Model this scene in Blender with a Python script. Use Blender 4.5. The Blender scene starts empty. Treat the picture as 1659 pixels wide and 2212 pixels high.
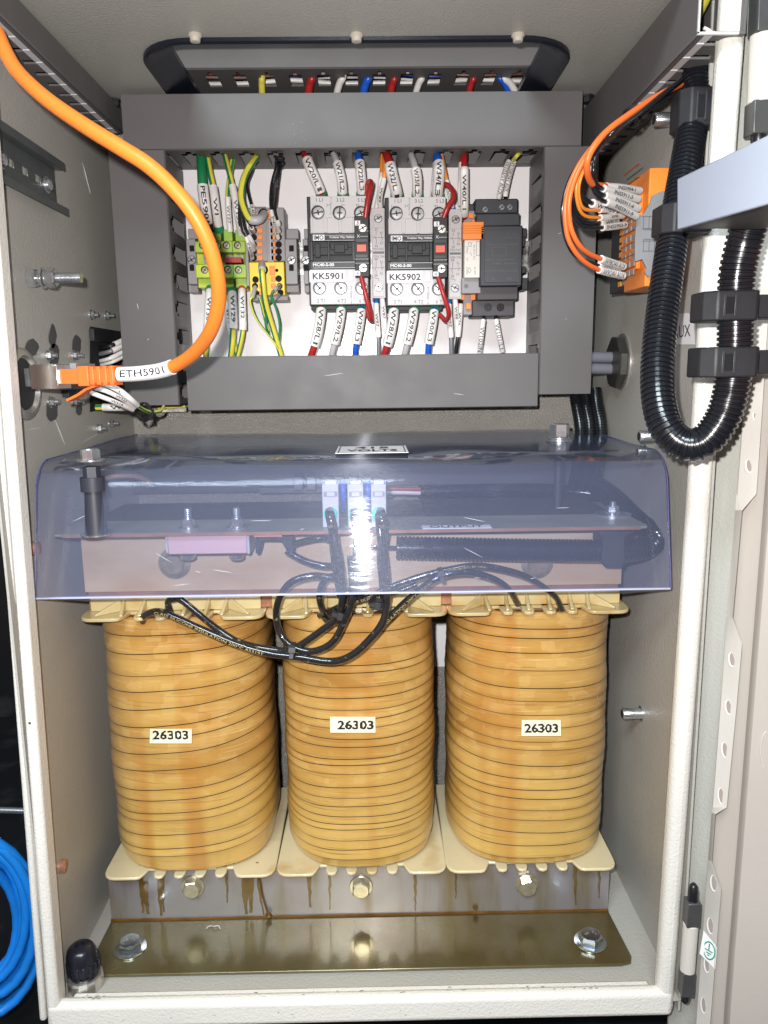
import bpy, math, random
from mathutils import Vector as V, Matrix
random.seed(7)
R = math.radians
SC = bpy.context.scene
COL = SC.collection
# ------------------------------------------------------------------ camera
F, CX, CY = 1662.0, 829.5, 1106.0          # focal length in pixels of a 1659 x 2212 frame
PITCH, YAW, ROLL = R(-10.2), R(0.7), R(-0.7)
_f = V((math.sin(YAW)*math.cos(PITCH), math.cos(YAW)*math.cos(PITCH), math.sin(PITCH)))
_r = _f.cross(V((0, 0, 1))).normalized()
_u = _r.cross(_f)
_c, _s = math.cos(ROLL), math.sin(ROLL)
_R, _U = _r*_c + _u*_s, _u*_c - _r*_s
cam = bpy.data.objects.new('camera', bpy.data.cameras.new('camera'))
COL.objects.link(cam)
cam.data.sensor_fit = 'VERTICAL'
cam.data.sensor_height = 24.0
cam.data.lens = 24.0*F/2212.0
cam.data.clip_start, cam.data.clip_end = 0.01, 50
M = Matrix((_R, _U, -_f)).transposed().to_4x4()
cam.matrix_world = M
SC.camera = cam
# ------------------------------------------------------------------ light
W = bpy.data.worlds.new('World'); SC.world = W; W.use_nodes = True
nt = W.node_tree; nt.nodes.clear()
wo = nt.nodes.new('ShaderNodeOutputWorld'); wb = nt.nodes.new('ShaderNodeBackground')
tc = nt.nodes.new('ShaderNodeTexCoord'); sp = nt.nodes.new('ShaderNodeSeparateXYZ')
cr = nt.nodes.new('ShaderNodeValToRGB'); ad = nt.nodes.new('ShaderNodeMath'); ad.operation = 'MULTIPLY_ADD'
ad.inputs[1].default_value = 0.5; ad.inputs[2].default_value = 0.5
nt.links.new(tc.outputs['Generated'], sp.inputs[0]); nt.links.new(sp.outputs['Z'], ad.inputs[0])
nt.links.new(ad.outputs[0], cr.inputs[0]); nt.links.new(cr.outputs[0], wb.inputs[0]); nt.links.new(wb.outputs[0], wo.inputs[0])
el = cr.color_ramp.elements
el[0].position, el[0].color = 0.25, (0.10, 0.085, 0.08, 1)      # dim room: dark floor, warm workwear, pale ceiling
el[1].position, el[1].color = 0.80, (0.62, 0.72, 0.80, 1)
e = el.new(0.40); e.color = (0.60, 0.38, 0.34, 1)
e = el.new(0.445); e.color = (2.8, 1.15, 0.95, 1)      # bright orange band added for pink reflections and fill, standing for workwear in front
e = el.new(0.50); e.color = (1.3, 0.75, 0.68, 1)
e = el.new(0.62); e.color = (0.50, 0.52, 0.56, 1)
wb.inputs[1].default_value = 0.20

def area(name, loc, target, size, power, col, sy=None):
    l = bpy.data.lights.new(name, 'AREA'); l.energy = power; l.color = col
    l.shape = 'RECTANGLE' if sy else 'DISK'; l.size = size
    if sy: l.size_y = sy
    o = bpy.data.objects.new(name, l); COL.objects.link(o); o.location = loc
    o.rotation_euler = (V(target)-V(loc)).to_track_quat('-Z', 'Y').to_euler()
    return o
area('phone_flash', (-0.022, 0.0, 0.028), (-0.02, 0.9, 0.0), 0.012, 7.5, (1.0, 0.98, 0.96))
area('workshop_ceiling_light', (-0.5, -1.2, 1.5), (0, 0.7, -0.35), 1.2, 60.0, (0.82, 0.94, 1.0), 0.5)
SC.view_settings.view_transform = 'Standard'
try: SC.view_settings.look = 'None'
except Exception: pass
SC.view_settings.exposure = 0.0; SC.view_settings.gamma = 1.0
SC.render.engine = 'CYCLES'
SC.cycles.max_bounces = 8; SC.cycles.transparent_max_bounces = 16
SC.cycles.glossy_bounces = 3; SC.cycles.diffuse_bounces = 3
SC.cycles.caustics_reflective = False; SC.cycles.caustics_refractive = False
SC.cycles.sample_clamp_indirect = 4.0
SC.cycles.use_denoising = True
# ------------------------------------------------------------------ pixel -> point on a plane of the cabinet
def _ray(px, py): return _f*F + _R*(px-CX) - _U*(py-CY)
def P(px, py, Y): d = _ray(px, py); return d*(Y/d.y)
def PX(px, py, X): d = _ray(px, py); return d*(X/d.x)
def PZ(px, py, Z): d = _ray(px, py); return d*(Z/d.z)
def k(px, Y): return px*Y/F
# ------------------------------------------------------------------ materials
def mat(name, col, rough=0.5, metal=0.0, bump=0.0, bscale=300.0, bdist=0.001, var=0.0, vscale=20.0, vcol=None,
        coat=0.0, stretch=None, vstretch=None, spec=0.5, emit=None, rvar=0.0, trans=0.0, alpha=1.0, detail=2.0, lo=0.35, hi=0.7):
    m = bpy.data.materials.new(name); m.use_nodes = True
    n = m.node_tree.nodes; L = m.node_tree.links; b = n['Principled BSDF']
    c = (*col, 1)
    b.inputs['Base Color'].default_value = c
    b.inputs['Roughness'].default_value = rough; b.inputs['Metallic'].default_value = metal
    b.inputs['Specular IOR Level'].default_value = spec
    b.inputs['Coat Weight'].default_value = coat; b.inputs['Coat Roughness'].default_value = 0.08
    b.inputs['Transmission Weight'].default_value = trans; b.inputs['Alpha'].default_value = alpha
    t = n.new('ShaderNodeTexCoord')
    def noise(scale, st, det=3.0):
        mp = n.new('ShaderNodeMapping'); L.new(t.outputs['Object'], mp.inputs[0])
        mp.inputs['Scale'].default_value = st or (1, 1, 1)
        no = n.new('ShaderNodeTexNoise'); no.inputs['Scale'].default_value = scale; no.inputs['Detail'].default_value = det
        L.new(mp.outputs[0], no.inputs['Vector']); return no
    if var or vcol:
        no = noise(vscale, vstretch, 5.0)
        rp = n.new('ShaderNodeValToRGB'); L.new(no.outputs['Fac'], rp.inputs[0])
        rp.color_ramp.elements[0].position = lo; rp.color_ramp.elements[1].position = hi
        d = vcol or tuple(max(0, x*(1-var)) for x in col)
        rp.color_ramp.elements[0].color = c; rp.color_ramp.elements[1].color = (*d, 1)
        L.new(rp.outputs[0], b.inputs['Base Color'])
    if rvar:
        no = noise(vscale*2.3, vstretch, 4.0)
        mr = n.new('ShaderNodeMapRange'); L.new(no.outputs['Fac'], mr.inputs[0])
        mr.inputs[1].default_value = .3; mr.inputs[2].default_value = .7
        mr.inputs[3].default_value = max(0.02, rough-rvar); mr.inputs[4].default_value = min(1, rough+rvar)
        L.new(mr.outputs[0], b.inputs['Roughness'])
    if bump:
        no = noise(bscale, stretch, detail)
        bp = n.new('ShaderNodeBump'); bp.inputs['Strength'].default_value = bump; bp.inputs['Distance'].default_value = bdist
        L.new(no.outputs['Fac'], bp.inputs['Height']); L.new(bp.outputs[0], b.inputs['Normal'])
    return m
PAINT = mat('cabinet_paint', (0.435, 0.42, 0.38), 0.36, bump=0.55, bscale=420, bdist=0.0009, var=0.06, vscale=9, rvar=0.06)
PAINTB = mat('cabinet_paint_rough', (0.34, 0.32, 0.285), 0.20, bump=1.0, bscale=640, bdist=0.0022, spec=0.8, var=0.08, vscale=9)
FRAME = mat('frame_paint', (0.78, 0.76, 0.70), 0.30, bump=0.65, bscale=430, bdist=0.0008, var=0.05, vscale=14, rvar=0.06)
DOORP = mat('door_paint', (0.62, 0.59, 0.54), 0.34, bump=0.25, bscale=500, bdist=0.0006, var=0.04, vscale=12)
DUCT = mat('duct_grey', (0.132, 0.124, 0.123), 0.52, spec=0.3, bump=0.10, bscale=900, bdist=0.0003, var=0.08, vscale=14, rvar=0.06)
DUCTE = mat('duct_edge_slot_light', (0.62, 0.60, 0.60), 0.5)
DUCTL = mat('duct_blue_reflection', (0.42, 0.48, 0.59), 0.42, bump=0.08, bscale=700, bdist=0.0003, var=0.04, vscale=10)  # bluish-white reflected room light put into the duct colour
PLATE = mat('white_plate', (0.88, 0.84, 0.84), 0.20, bump=0.12, bscale=60, bdist=0.0006, var=0.05, vscale=7, rvar=0.08)
STEEL = mat('zinc_steel', (0.68, 0.70, 0.72), 0.24, 0.88, bump=0.15, bscale=700, bdist=0.0003, var=0.25, vscale=180)
STEELY = mat('yellow_zinc', (0.66, 0.60, 0.44), 0.28, 0.75, bump=0.15, bscale=600, bdist=0.0003, var=0.3, vscale=150)
RAIL = mat('din_rail_steel', (0.60, 0.60, 0.57), 0.25, 1.0, var=0.3, vscale=60, rvar=0.1)
RAILD = mat('din_rail_grey', (0.16, 0.175, 0.18), 0.35, 0.6, var=0.2, vscale=40)
BLACK = mat('black_plastic', (0.012, 0.013, 0.016), 0.33, bump=0.1, bscale=900, bdist=0.0002)
BLACKM = mat('black_matt', (0.018, 0.018, 0.021), 0.55, bump=0.2, bscale=900, bdist=0.0003, var=0.3, vscale=90)
CONDUIT = mat('black_conduit', (0.010, 0.011, 0.014), 0.20, bump=0.1, bscale=500, bdist=0.0002, rvar=0.08, vscale=80)
VOID = mat('dark_void', (0.004, 0.004, 0.005), 0.9)
WHITE = mat('white_plastic', (0.62, 0.60, 0.60), 0.5, spec=.3, bump=0.05, bscale=900, bdist=0.0002, var=0.03, vscale=50)
WHITE2 = mat('white_recess', (0.66, 0.63, 0.64), 0.5)
SLEEVE = mat('sleeve_white', (0.74, 0.70, 0.67), 0.40, bump=0.2, bscale=500, bdist=0.0004, var=0.06, vscale=120)
PAPER = mat('label_white', (0.86, 0.84, 0.86), 0.38)
INK = mat('ink_black', (0.015, 0.015, 0.02), 0.5)
INKG = mat('ink_grey', (0.13, 0.13, 0.14), 0.5)
INKW = mat('print_white', (0.80, 0.80, 0.80), 0.5)
INKD = mat('print_dim', (0.085, 0.085, 0.095), 0.5)
ORANGE = mat('orange_cable', (0.80, 0.215, 0.03), 0.42, bump=0.12, bscale=120, bdist=0.0006, var=0.08, vscale=30, spec=0.35)
ORANGEP = mat('orange_plug', (0.84, 0.17, 0.035), 0.4, var=0.1, vscale=60)
ORANGEB = mat('orange_block', (0.86, 0.25, 0.035), 0.4, var=0.08, vscale=60)
GREEN = mat('green_wire', (0.012, 0.19, 0.065), 0.35)
RED = mat('red_wire', (0.40, 0.022, 0.02), 0.35, var=0.15, vscale=80)
REDB = mat('red_button', (0.78, 0.12, 0.07), 0.4)
BLUE = mat('blue_wire', (0.012, 0.10, 0.55), 0.32)
BLUEC = mat('blue_network_cable', (0.01, 0.22, 0.72), 0.36, bump=0.15, bscale=150, bdist=0.0006, var=0.12, vscale=60)
GREYW = mat('grey_wire', (0.45, 0.43, 0.43), 0.42)
GREYD = mat('grey_wire_dark', (0.16, 0.16, 0.18), 0.42)
BLACKW = mat('black_wire', (0.010, 0.010, 0.013), 0.25, coat=0.3)
BROWN = mat('brown_wire', (0.07, 0.025, 0.015), 0.4)
YELLOWW = mat('yellow_wire', (0.66, 0.58, 0.08), 0.38)
ORW = mat('orange_wire', (0.80, 0.15, 0.03), 0.38)
ORW2 = mat('orange_wire_pale', (0.80, 0.25, 0.03), 0.38)
FERG = mat('green_ferrule', (0.02, 0.22, 0.09), 0.35)
FERB = mat('blue_ferrule', (0.02, 0.16, 0.42), 0.35)
FERR = mat('red_ferrule', (0.50, 0.06, 0.02), 0.35)
GREYB = mat('grey_block', (0.27, 0.25, 0.255), 0.45, var=0.06, vscale=60)
GREYL = mat('grey_block_light', (0.42, 0.42, 0.43), 0.45, var=0.06, vscale=60)
AUXG = mat('aux_block_grey', (0.52, 0.48, 0.48), 0.42, var=0.05, vscale=60)
PSU = mat('charcoal_case', (0.030, 0.032, 0.040), 0.5, bump=0.25, bscale=900, bdist=0.0002, var=0.2, vscale=60)
PSUF = mat('charcoal_front', (0.036, 0.037, 0.042), 0.42, bump=0.1, bscale=900, bdist=0.0002)
YELLOW = mat('yellow_block', (0.80, 0.58, 0.03), 0.38, var=0.06, vscale=60)
GYA = mat('earth_block_yellow', (0.55, 0.60, 0.06), 0.34, var=0.45, vscale=55, vcol=(0.20, 0.42, 0.05))
GYB = mat('earth_block_green', (0.22, 0.44, 0.08), 0.32, var=0.45, vscale=55, vcol=(0.42, 0.52, 0.05))
RUBBER = mat('black_rubber', (0.010, 0.012, 0.020), 0.30, bump=0.15, bscale=200, bdist=0.0005)
CAPW = mat('ivory_cap', (0.50, 0.46, 0.39), 0.45)
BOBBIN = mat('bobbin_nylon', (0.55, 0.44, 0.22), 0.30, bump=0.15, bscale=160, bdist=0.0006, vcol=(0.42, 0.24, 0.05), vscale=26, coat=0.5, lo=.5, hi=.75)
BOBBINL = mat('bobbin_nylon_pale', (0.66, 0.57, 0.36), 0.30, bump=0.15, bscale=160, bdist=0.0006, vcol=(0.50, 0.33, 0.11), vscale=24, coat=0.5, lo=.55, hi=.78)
BRACKET = mat('varnished_bracket', (0.160, 0.140, 0.072), 0.28, 0.40, bump=0.08, bscale=60, bdist=0.0008, vcol=(0.10, 0.065, 0.015), vscale=11, coat=0.35, rvar=0.06)
BRACKV = mat('varnished_steel', (0.36, 0.34, 0.35), 0.34, 0.55, bump=0.08, bscale=50, bdist=0.0008, vcol=(0.26, 0.21, 0.12), vscale=30, vstretch=(1, 1, 0.12), coat=0.5, lo=.5, hi=.66)
BRACKU = mat('varnished_upper_plate', (0.80, 0.68, 0.47), 0.28, 0.25, vcol=(0.62, 0.40, 0.20), vscale=7, coat=0.4, vstretch=(1, 1, 2.5))
COPPER = mat('varnish_copper_edge', (0.50, 0.24, 0.13), 0.30, 0.5, var=0.3, vscale=60)
VARN = mat('amber_varnish', (0.16, 0.065, 0.008), 0.08, coat=1.0, var=0.4, vscale=60)
CORE = mat('core_steel', (0.10, 0.09, 0.08), 0.4, 0.6, var=0.3, vscale=60)
ALU = mat('aluminium_pink_reflection', (0.88, 0.60, 0.62), 0.30, 0.5, bump=0.2, bscale=300, bdist=0.0003, stretch=(0.03, 1, 3))  # pink reflection of the surroundings is put into the base colour
TERMG = mat('terminal_grey', (0.50, 0.50, 0.56), 0.45)
TEAL = mat('teal_sleeve', (0.05, 0.62, 0.42), 0.4)
LEADW = mat('coil_lead_black', (0.016, 0.016, 0.017), 0.16, coat=0.7, bump=0.5, bscale=170, bdist=0.0009, vcol=(0.17, 0.13, 0.07), vscale=150, lo=.62, hi=.72)
NICKEL = mat('nickel_brass', (0.80, 0.77, 0.72), 0.30, 0.85, var=0.15, vscale=90)
HINGEG = mat('hinge_grey', (0.12, 0.12, 0.12), 0.4, 0.5, var=0.15, vscale=90)
GOLDT = mat('gold_print', (0.50, 0.38, 0.14), 0.5)
SCRATCH = mat('scratch', (.62, .62, .64), .5)
FLOORO = mat('dark_tiles', (0.012, 0.013, 0.015), 0.35, bump=0.3, bscale=30, bdist=0.002, vcol=(0.05, 0.05, 0.045), vscale=14, lo=.55, hi=.8)
SMUDGE = mat('primer_smudge', (0.09, 0.085, 0.09), 0.6, var=0.3, vscale=60)

def gy_mat():
    m = bpy.data.materials.new('green_yellow_wire'); m.use_nodes = True
    n = m.node_tree.nodes; L = m.node_tree.links; b = n['Principled BSDF']; b.inputs['Roughness'].default_value = .35
    a = n.new('ShaderNodeUVMap'); s = n.new('ShaderNodeSeparateXYZ'); L.new(a.outputs[0], s.inputs[0])
    r = n.new('ShaderNodeValToRGB'); r.color_ramp.interpolation = 'CONSTANT'
    e = r.color_ramp.elements; e[0].position = 0; e[0].color = (.66, .58, .06, 1); e[1].position = .33; e[1].color = (.008, .17, .07, 1)
    x = e.new(.56); x.color = (.66, .58, .06, 1); x = e.new(.82); x.color = (.008, .17, .07, 1)
    L.new(s.outputs[0], r.inputs[0]); L.new(r.outputs[0], b.inputs['Base Color']); return m
GY = gy_mat()

def coil_mat(name, seed):
    m = bpy.data.materials.new(name); m.use_nodes = True
    n = m.node_tree.nodes; L = m.node_tree.links; b = n['Principled BSDF']
    b.inputs['Roughness'].default_value = .32; b.inputs['Coat Weight'].default_value = .9; b.inputs['Coat Roughness'].default_value = .20
    t = n.new('ShaderNodeTexCoord')
    def mp(sc, loc=(0, 0, 0)):
        q = n.new('ShaderNodeMapping'); q.inputs['Scale'].default_value = sc; q.inputs['Location'].default_value = loc
        L.new(t.outputs['Object'], q.inputs[0]); return q
    def ns(sc, s, det, loc=(seed, 0, 0)):
        q = n.new('ShaderNodeTexNoise'); q.inputs['Scale'].default_value = s; q.inputs['Detail'].default_value = det
        L.new(mp(sc, loc).outputs[0], q.inputs['Vector']); return q
    def mix(fac, a, bb, mode='MIX'):
        q = n.new('ShaderNodeMix'); q.data_type = 'RGBA'; q.blend_type = mode
        if isinstance(fac, float): q.inputs[0].default_value = fac
        else: L.new(fac, q.inputs[0])
        for i, x in ((6, a), (7, bb)):
            if isinstance(x, tuple): q.inputs[i].default_value = (*x, 1)
            else: L.new(x, q.inputs[i])
        return q.outputs[2]
    def ramp(src, p0, p1, c0=(0, 0, 0), c1=(1, 1, 1)):
        q = n.new('ShaderNodeValToRGB'); e = q.color_ramp.elements; e[0].position = p0; e[1].position = p1
        e[0].color = (*c0, 1); e[1].color = (*c1, 1); L.new(src, q.inputs[0]); return q.outputs[0]
    base = ramp(ns((1, 1, 3.2), 9, 4).outputs['Fac'], .35, .68, (.53, .315, .088), (.43, .215, .048))
    vo = n.new('ShaderNodeTexVoronoi'); vo.distance = 'CHEBYCHEV'; vo.inputs['Scale'].default_value = 88
    L.new(mp((.7, .7, 1.1), (seed*3, 0, 0)).outputs[0], vo.inputs['Vector'])
    sepc = n.new('ShaderNodeSeparateColor'); L.new(vo.outputs['Color'], sepc.inputs[0])
    patch = ramp(sepc.outputs[0], .55, .9)
    c = mix(patch, base, mix(.30, base, (.70, .47, .18)))
    # paler, yellower tape towards the bottom of the winding (thicker uncoloured resin)
    sz = n.new('ShaderNodeSeparateXYZ'); L.new(t.outputs['Object'], sz.inputs[0])
    mr = n.new('ShaderNodeMapRange'); L.new(sz.outputs['Z'], mr.inputs[0])
    mr.inputs[1].default_value = .21; mr.inputs[2].default_value = 0.09; mr.inputs[3].default_value = 0; mr.inputs[4].default_value = .72
    c = mix(mr.outputs[0], c, (.66, .43, .115))
    st = ramp(ns((.5, .5, 26), 22, 6, (0, seed, 0)).outputs['Fac'], .60, .72)
    mul = n.new('ShaderNodeMath'); mul.operation = 'MULTIPLY'; mul.inputs[1].default_value = .55
    L.new(st, mul.inputs[0]); c = mix(mul.outputs[0], c, (.15, .075, .022))
    st2 = ramp(ns((.8, .8, 34), 26, 4, (0, -seed, 0)).outputs['Fac'], .60, .74)
    mul2 = n.new('ShaderNodeMath'); mul2.operation = 'MULTIPLY'; mul2.inputs[1].default_value = .5
    L.new(st2, mul2.inputs[0]); c = mix(mul2.outputs[0], c, (.80, .60, .28))
    dr = ramp(ns((26, 26, 1.2), 1.0, 2, (seed, seed, 0)).outputs['Fac'], .55, .72)   # vertical varnish runs
    mul3 = n.new('ShaderNodeMath'); mul3.operation = 'MULTIPLY'; mul3.inputs[1].default_value = .60
    L.new(dr, mul3.inputs[0]); c = mix(mul3.outputs[0], c, (.44, .165, .025))
    L.new(c, b.inputs['Base Color'])
    bp = n.new('ShaderNodeBump'); bp.inputs['Strength'].default_value = .35; bp.inputs['Distance'].default_value = .0006
    L.new(ns((2.5, 2.5, 9), 70, 5).outputs['Fac'], bp.inputs['Height']); L.new(bp.outputs[0], b.inputs['Normal'])
    return m
TAPEL = mat('tape_edge_line', (0.030, 0.017, 0.008), 0.4)
TAPEM = mat('tape_edge_soft', (0.20, 0.10, 0.032), 0.4)

def cover_mat(name, tint, haze, gloss_rough):
    m = bpy.data.materials.new(name); m.use_nodes = True
    n = m.node_tree.nodes; L = m.node_tree.links; n.remove(n['Principled BSDF']); out = n['Material Output']
    tr = n.new('ShaderNodeBsdfTransparent'); tr.inputs[0].default_value = (*tint, 1)
    di = n.new('ShaderNodeBsdfDiffuse'); di.inputs[0].default_value = (.50, .57, .84, 1)
    gl = n.new('ShaderNodeBsdfAnisotropic'); gl.inputs['Roughness'].default_value = gloss_rough
    gl.inputs['Anisotropy'].default_value = .93; gl.inputs['Color'].default_value = (.9, .93, 1, 1)
    tan = n.new('ShaderNodeCombineXYZ'); tan.inputs[0].default_value = 1.0; L.new(tan.outputs[0], gl.inputs['Tangent'])
    g2 = n.new('ShaderNodeBsdfAnisotropic'); g2.inputs['Roughness'].default_value = .075; g2.inputs['Color'].default_value = (.7, .74, .8, 1); g2.inputs['Anisotropy'].default_value = .6; L.new(tan.outputs[0], g2.inputs['Tangent'])
    fr = n.new('ShaderNodeFresnel'); fr.inputs[0].default_value = 1.36
    t = n.new('ShaderNodeTexCoord'); mp = n.new('ShaderNodeMapping'); mp.inputs['Scale'].default_value = (2, 2, 12)
    L.new(t.outputs['Object'], mp.inputs[0]); no = n.new('ShaderNodeTexNoise'); no.inputs['Scale'].default_value = 9; no.inputs['Detail'].default_value = 5
    L.new(mp.outputs[0], no.inputs['Vector'])
    bp = n.new('ShaderNodeBump'); bp.inputs['Strength'].default_value = .25; bp.inputs['Distance'].default_value = .0015
    L.new(no.outputs['Fac'], bp.inputs['Height']); L.new(bp.outputs[0], g2.inputs['Normal'])
    mp2 = n.new('ShaderNodeMapping'); mp2.inputs['Scale'].default_value = (30, 30, 700); L.new(t.outputs['Object'], mp2.inputs[0])
    n2 = n.new('ShaderNodeTexNoise'); n2.inputs['Scale'].default_value = 1.5; n2.inputs['Detail'].default_value = 3; L.new(mp2.outputs[0], n2.inputs['Vector'])
    b2 = n.new('ShaderNodeBump'); b2.inputs['Strength'].default_value = .5; b2.inputs['Distance'].default_value = .0006
    L.new(n2.outputs['Fac'], b2.inputs['Height']); L.new(b2.outputs[0], gl.inputs['Normal'])
    m1 = n.new('ShaderNodeMixShader'); m1.inputs[0].default_value = haze; L.new(tr.outputs[0], m1.inputs[1]); L.new(di.outputs[0], m1.inputs[2])
    m2 = n.new('ShaderNodeMixShader'); m2.inputs[0].default_value = .012; L.new(m1.outputs[0], m2.inputs[1]); L.new(gl.outputs[0], m2.inputs[2])
    m3 = n.new('ShaderNodeMixShader'); fm = n.new('ShaderNodeMath'); fm.operation = 'MULTIPLY'; fm.inputs[1].default_value = .5; L.new(fr.outputs[0], fm.inputs[0]); L.new(fm.outputs[0], m3.inputs[0]); L.new(m2.outputs[0], m3.inputs[1]); L.new(g2.outputs[0], m3.inputs[2])
    L.new(m3.outputs[0], out.inputs[0]); return m
POLY = cover_mat('clear_polycarbonate', (.885, .892, .950), .055, .33)
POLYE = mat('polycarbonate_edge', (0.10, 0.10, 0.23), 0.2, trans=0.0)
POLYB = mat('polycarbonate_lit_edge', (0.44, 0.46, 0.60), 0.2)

# ------------------------------------------------------------------ mesh builder
class MS:
    def __init__(s): s.l = []
    def new(s): s.l.append(MB()); return s.l[-1]
    def pbox(s, *a, **k_): s.new().pbox(*a, **k_); return s
    def box(s, *a, **k_): s.new().box(*a, **k_); return s
    def lathe(s, *a, **k_): s.new().lathe(*a, **k_); return s
    def add(s, *a, **k_): s.new().add(*a, **k_); return s
    def build(s, *a, **k_): return [m.build(*a, **k_) for m in s.l]
def scratch(mb, pts, w):            # a fine scratch: a thin sliver lying just proud of a surface
    pts = [V(p) for p in pts]; d = (pts[-1]-pts[0]).normalized(); nn = -pts[0].normalized(); sd = d.cross(nn).normalized(); n = len(pts); vs = []
    for i, p in enumerate(pts):
        ww = w*math.sin(math.pi*(i+.5)/n); vs += [p-sd*ww, p+sd*ww]
    mb.add(vs, [(2*i, 2*i+2, 2*i+3, 2*i+1) for i in range(n-1)])
def unit(v): return V(v).normalized()
def perp(a):
    a = unit(a); h = V((0, 0, 1)) if abs(a.z) < .9 else V((1, 0, 0))
    u = a.cross(h).normalized(); return u, a.cross(u).normalized()
def catmull(pts, n=8):
    pts = [V(p) for p in pts]
    if len(pts) < 3:
        return [pts[0].lerp(pts[-1], i/ n) for i in range(n+1)]
    q = [pts[0]*2-pts[1]] + pts + [pts[-1]*2-pts[-2]]
    out = []
    for i in range(1, len(q)-2):
        p0, p1, p2, p3 = q[i-1], q[i], q[i+1], q[i+2]
        for j in range(n):
            t = j/n
            out.append(.5*((2*p1)+(p2-p0)*t+(2*p0-5*p1+4*p2-p3)*t*t+(3*p1-p0-3*p2+p3)*t**3))
    out.append(pts[-1]); return out
class Path:
    def __init__(s, pts, n=8):
        s.p = catmull(pts, n); s.L = [0]
        for a, b in zip(s.p, s.p[1:]): s.L.append(s.L[-1]+(b-a).length)
    def at(s, t):
        d = t*s.L[-1]
        for i in range(len(s.p)-1):
            if s.L[i+1] >= d or i == len(s.p)-2:
                w = (d-s.L[i])/max(1e-9, s.L[i+1]-s.L[i]); return s.p[i].lerp(s.p[i+1], min(1, max(0, w)))
    def sub(s, t0, t1, n=None):
        n = n or max(2, int((t1-t0)*len(s.p))+2)
        return [s.at(t0+(t1-t0)*i/n) for i in range(n+1)]
_tx = {}
def glyphs(s, bold=0.0):
    key = (s, bold)
    if key not in _tx:
        cu = bpy.data.curves.new('t', 'FONT'); cu.body = s; cu.size = 1; cu.resolution_u = 2; cu.offset = bold
        cu.align_x = 'CENTER'; cu.align_y = 'CENTER'
        o = bpy.data.objects.new('t', cu); me = bpy.data.meshes.new_from_object(o)
        vs = [v.co.copy() for v in me.vertices]; fs = [tuple(p.vertices) for p in me.polygons]
        bpy.data.objects.remove(o); bpy.data.curves.remove(cu); bpy.data.meshes.remove(me)
        if vs:
            y0 = min(v.y for v in vs); y1 = max(v.y for v in vs); x0 = min(v.x for v in vs); x1 = max(v.x for v in vs)
            vs = [V((v.x-(x0+x1)/2, v.y-(y0+y1)/2, 0)) for v in vs]
            _tx[key] = (vs, fs, x1-x0, y1-y0)
        else: _tx[key] = (vs, fs, 1, 1)
    return _tx[key]
_tf = {}
def fine_glyphs(s, bold=0.0, nx=0.0, ny=7):
    import bmesh
    key = (s, bold)
    if key in _tf: return _tf[key]
    vs, fs, tw, th = glyphs(s, bold); bm = bmesh.new(); bv = [bm.verts.new(v) for v in vs]
    for f in fs:
        try: bm.faces.new([bv[i] for i in f])
        except ValueError: pass
    for i in range(1, ny): bmesh.ops.bisect_plane(bm, geom=bm.verts[:]+bm.edges[:]+bm.faces[:], plane_co=(0, -th/2+th*i/ny, 0), plane_no=(0, 1, 0))
    kx = max(2, int(tw/.35))
    for i in range(1, kx): bmesh.ops.bisect_plane(bm, geom=bm.verts[:]+bm.edges[:]+bm.faces[:], plane_co=(-tw/2+tw*i/kx, 0, 0), plane_no=(1, 0, 0))
    bm.verts.index_update()
    _tf[key] = ([v.co.copy() for v in bm.verts], [tuple(v.index for v in f.verts) for f in bm.faces], tw, th); bm.free()
    return _tf[key]
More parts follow.
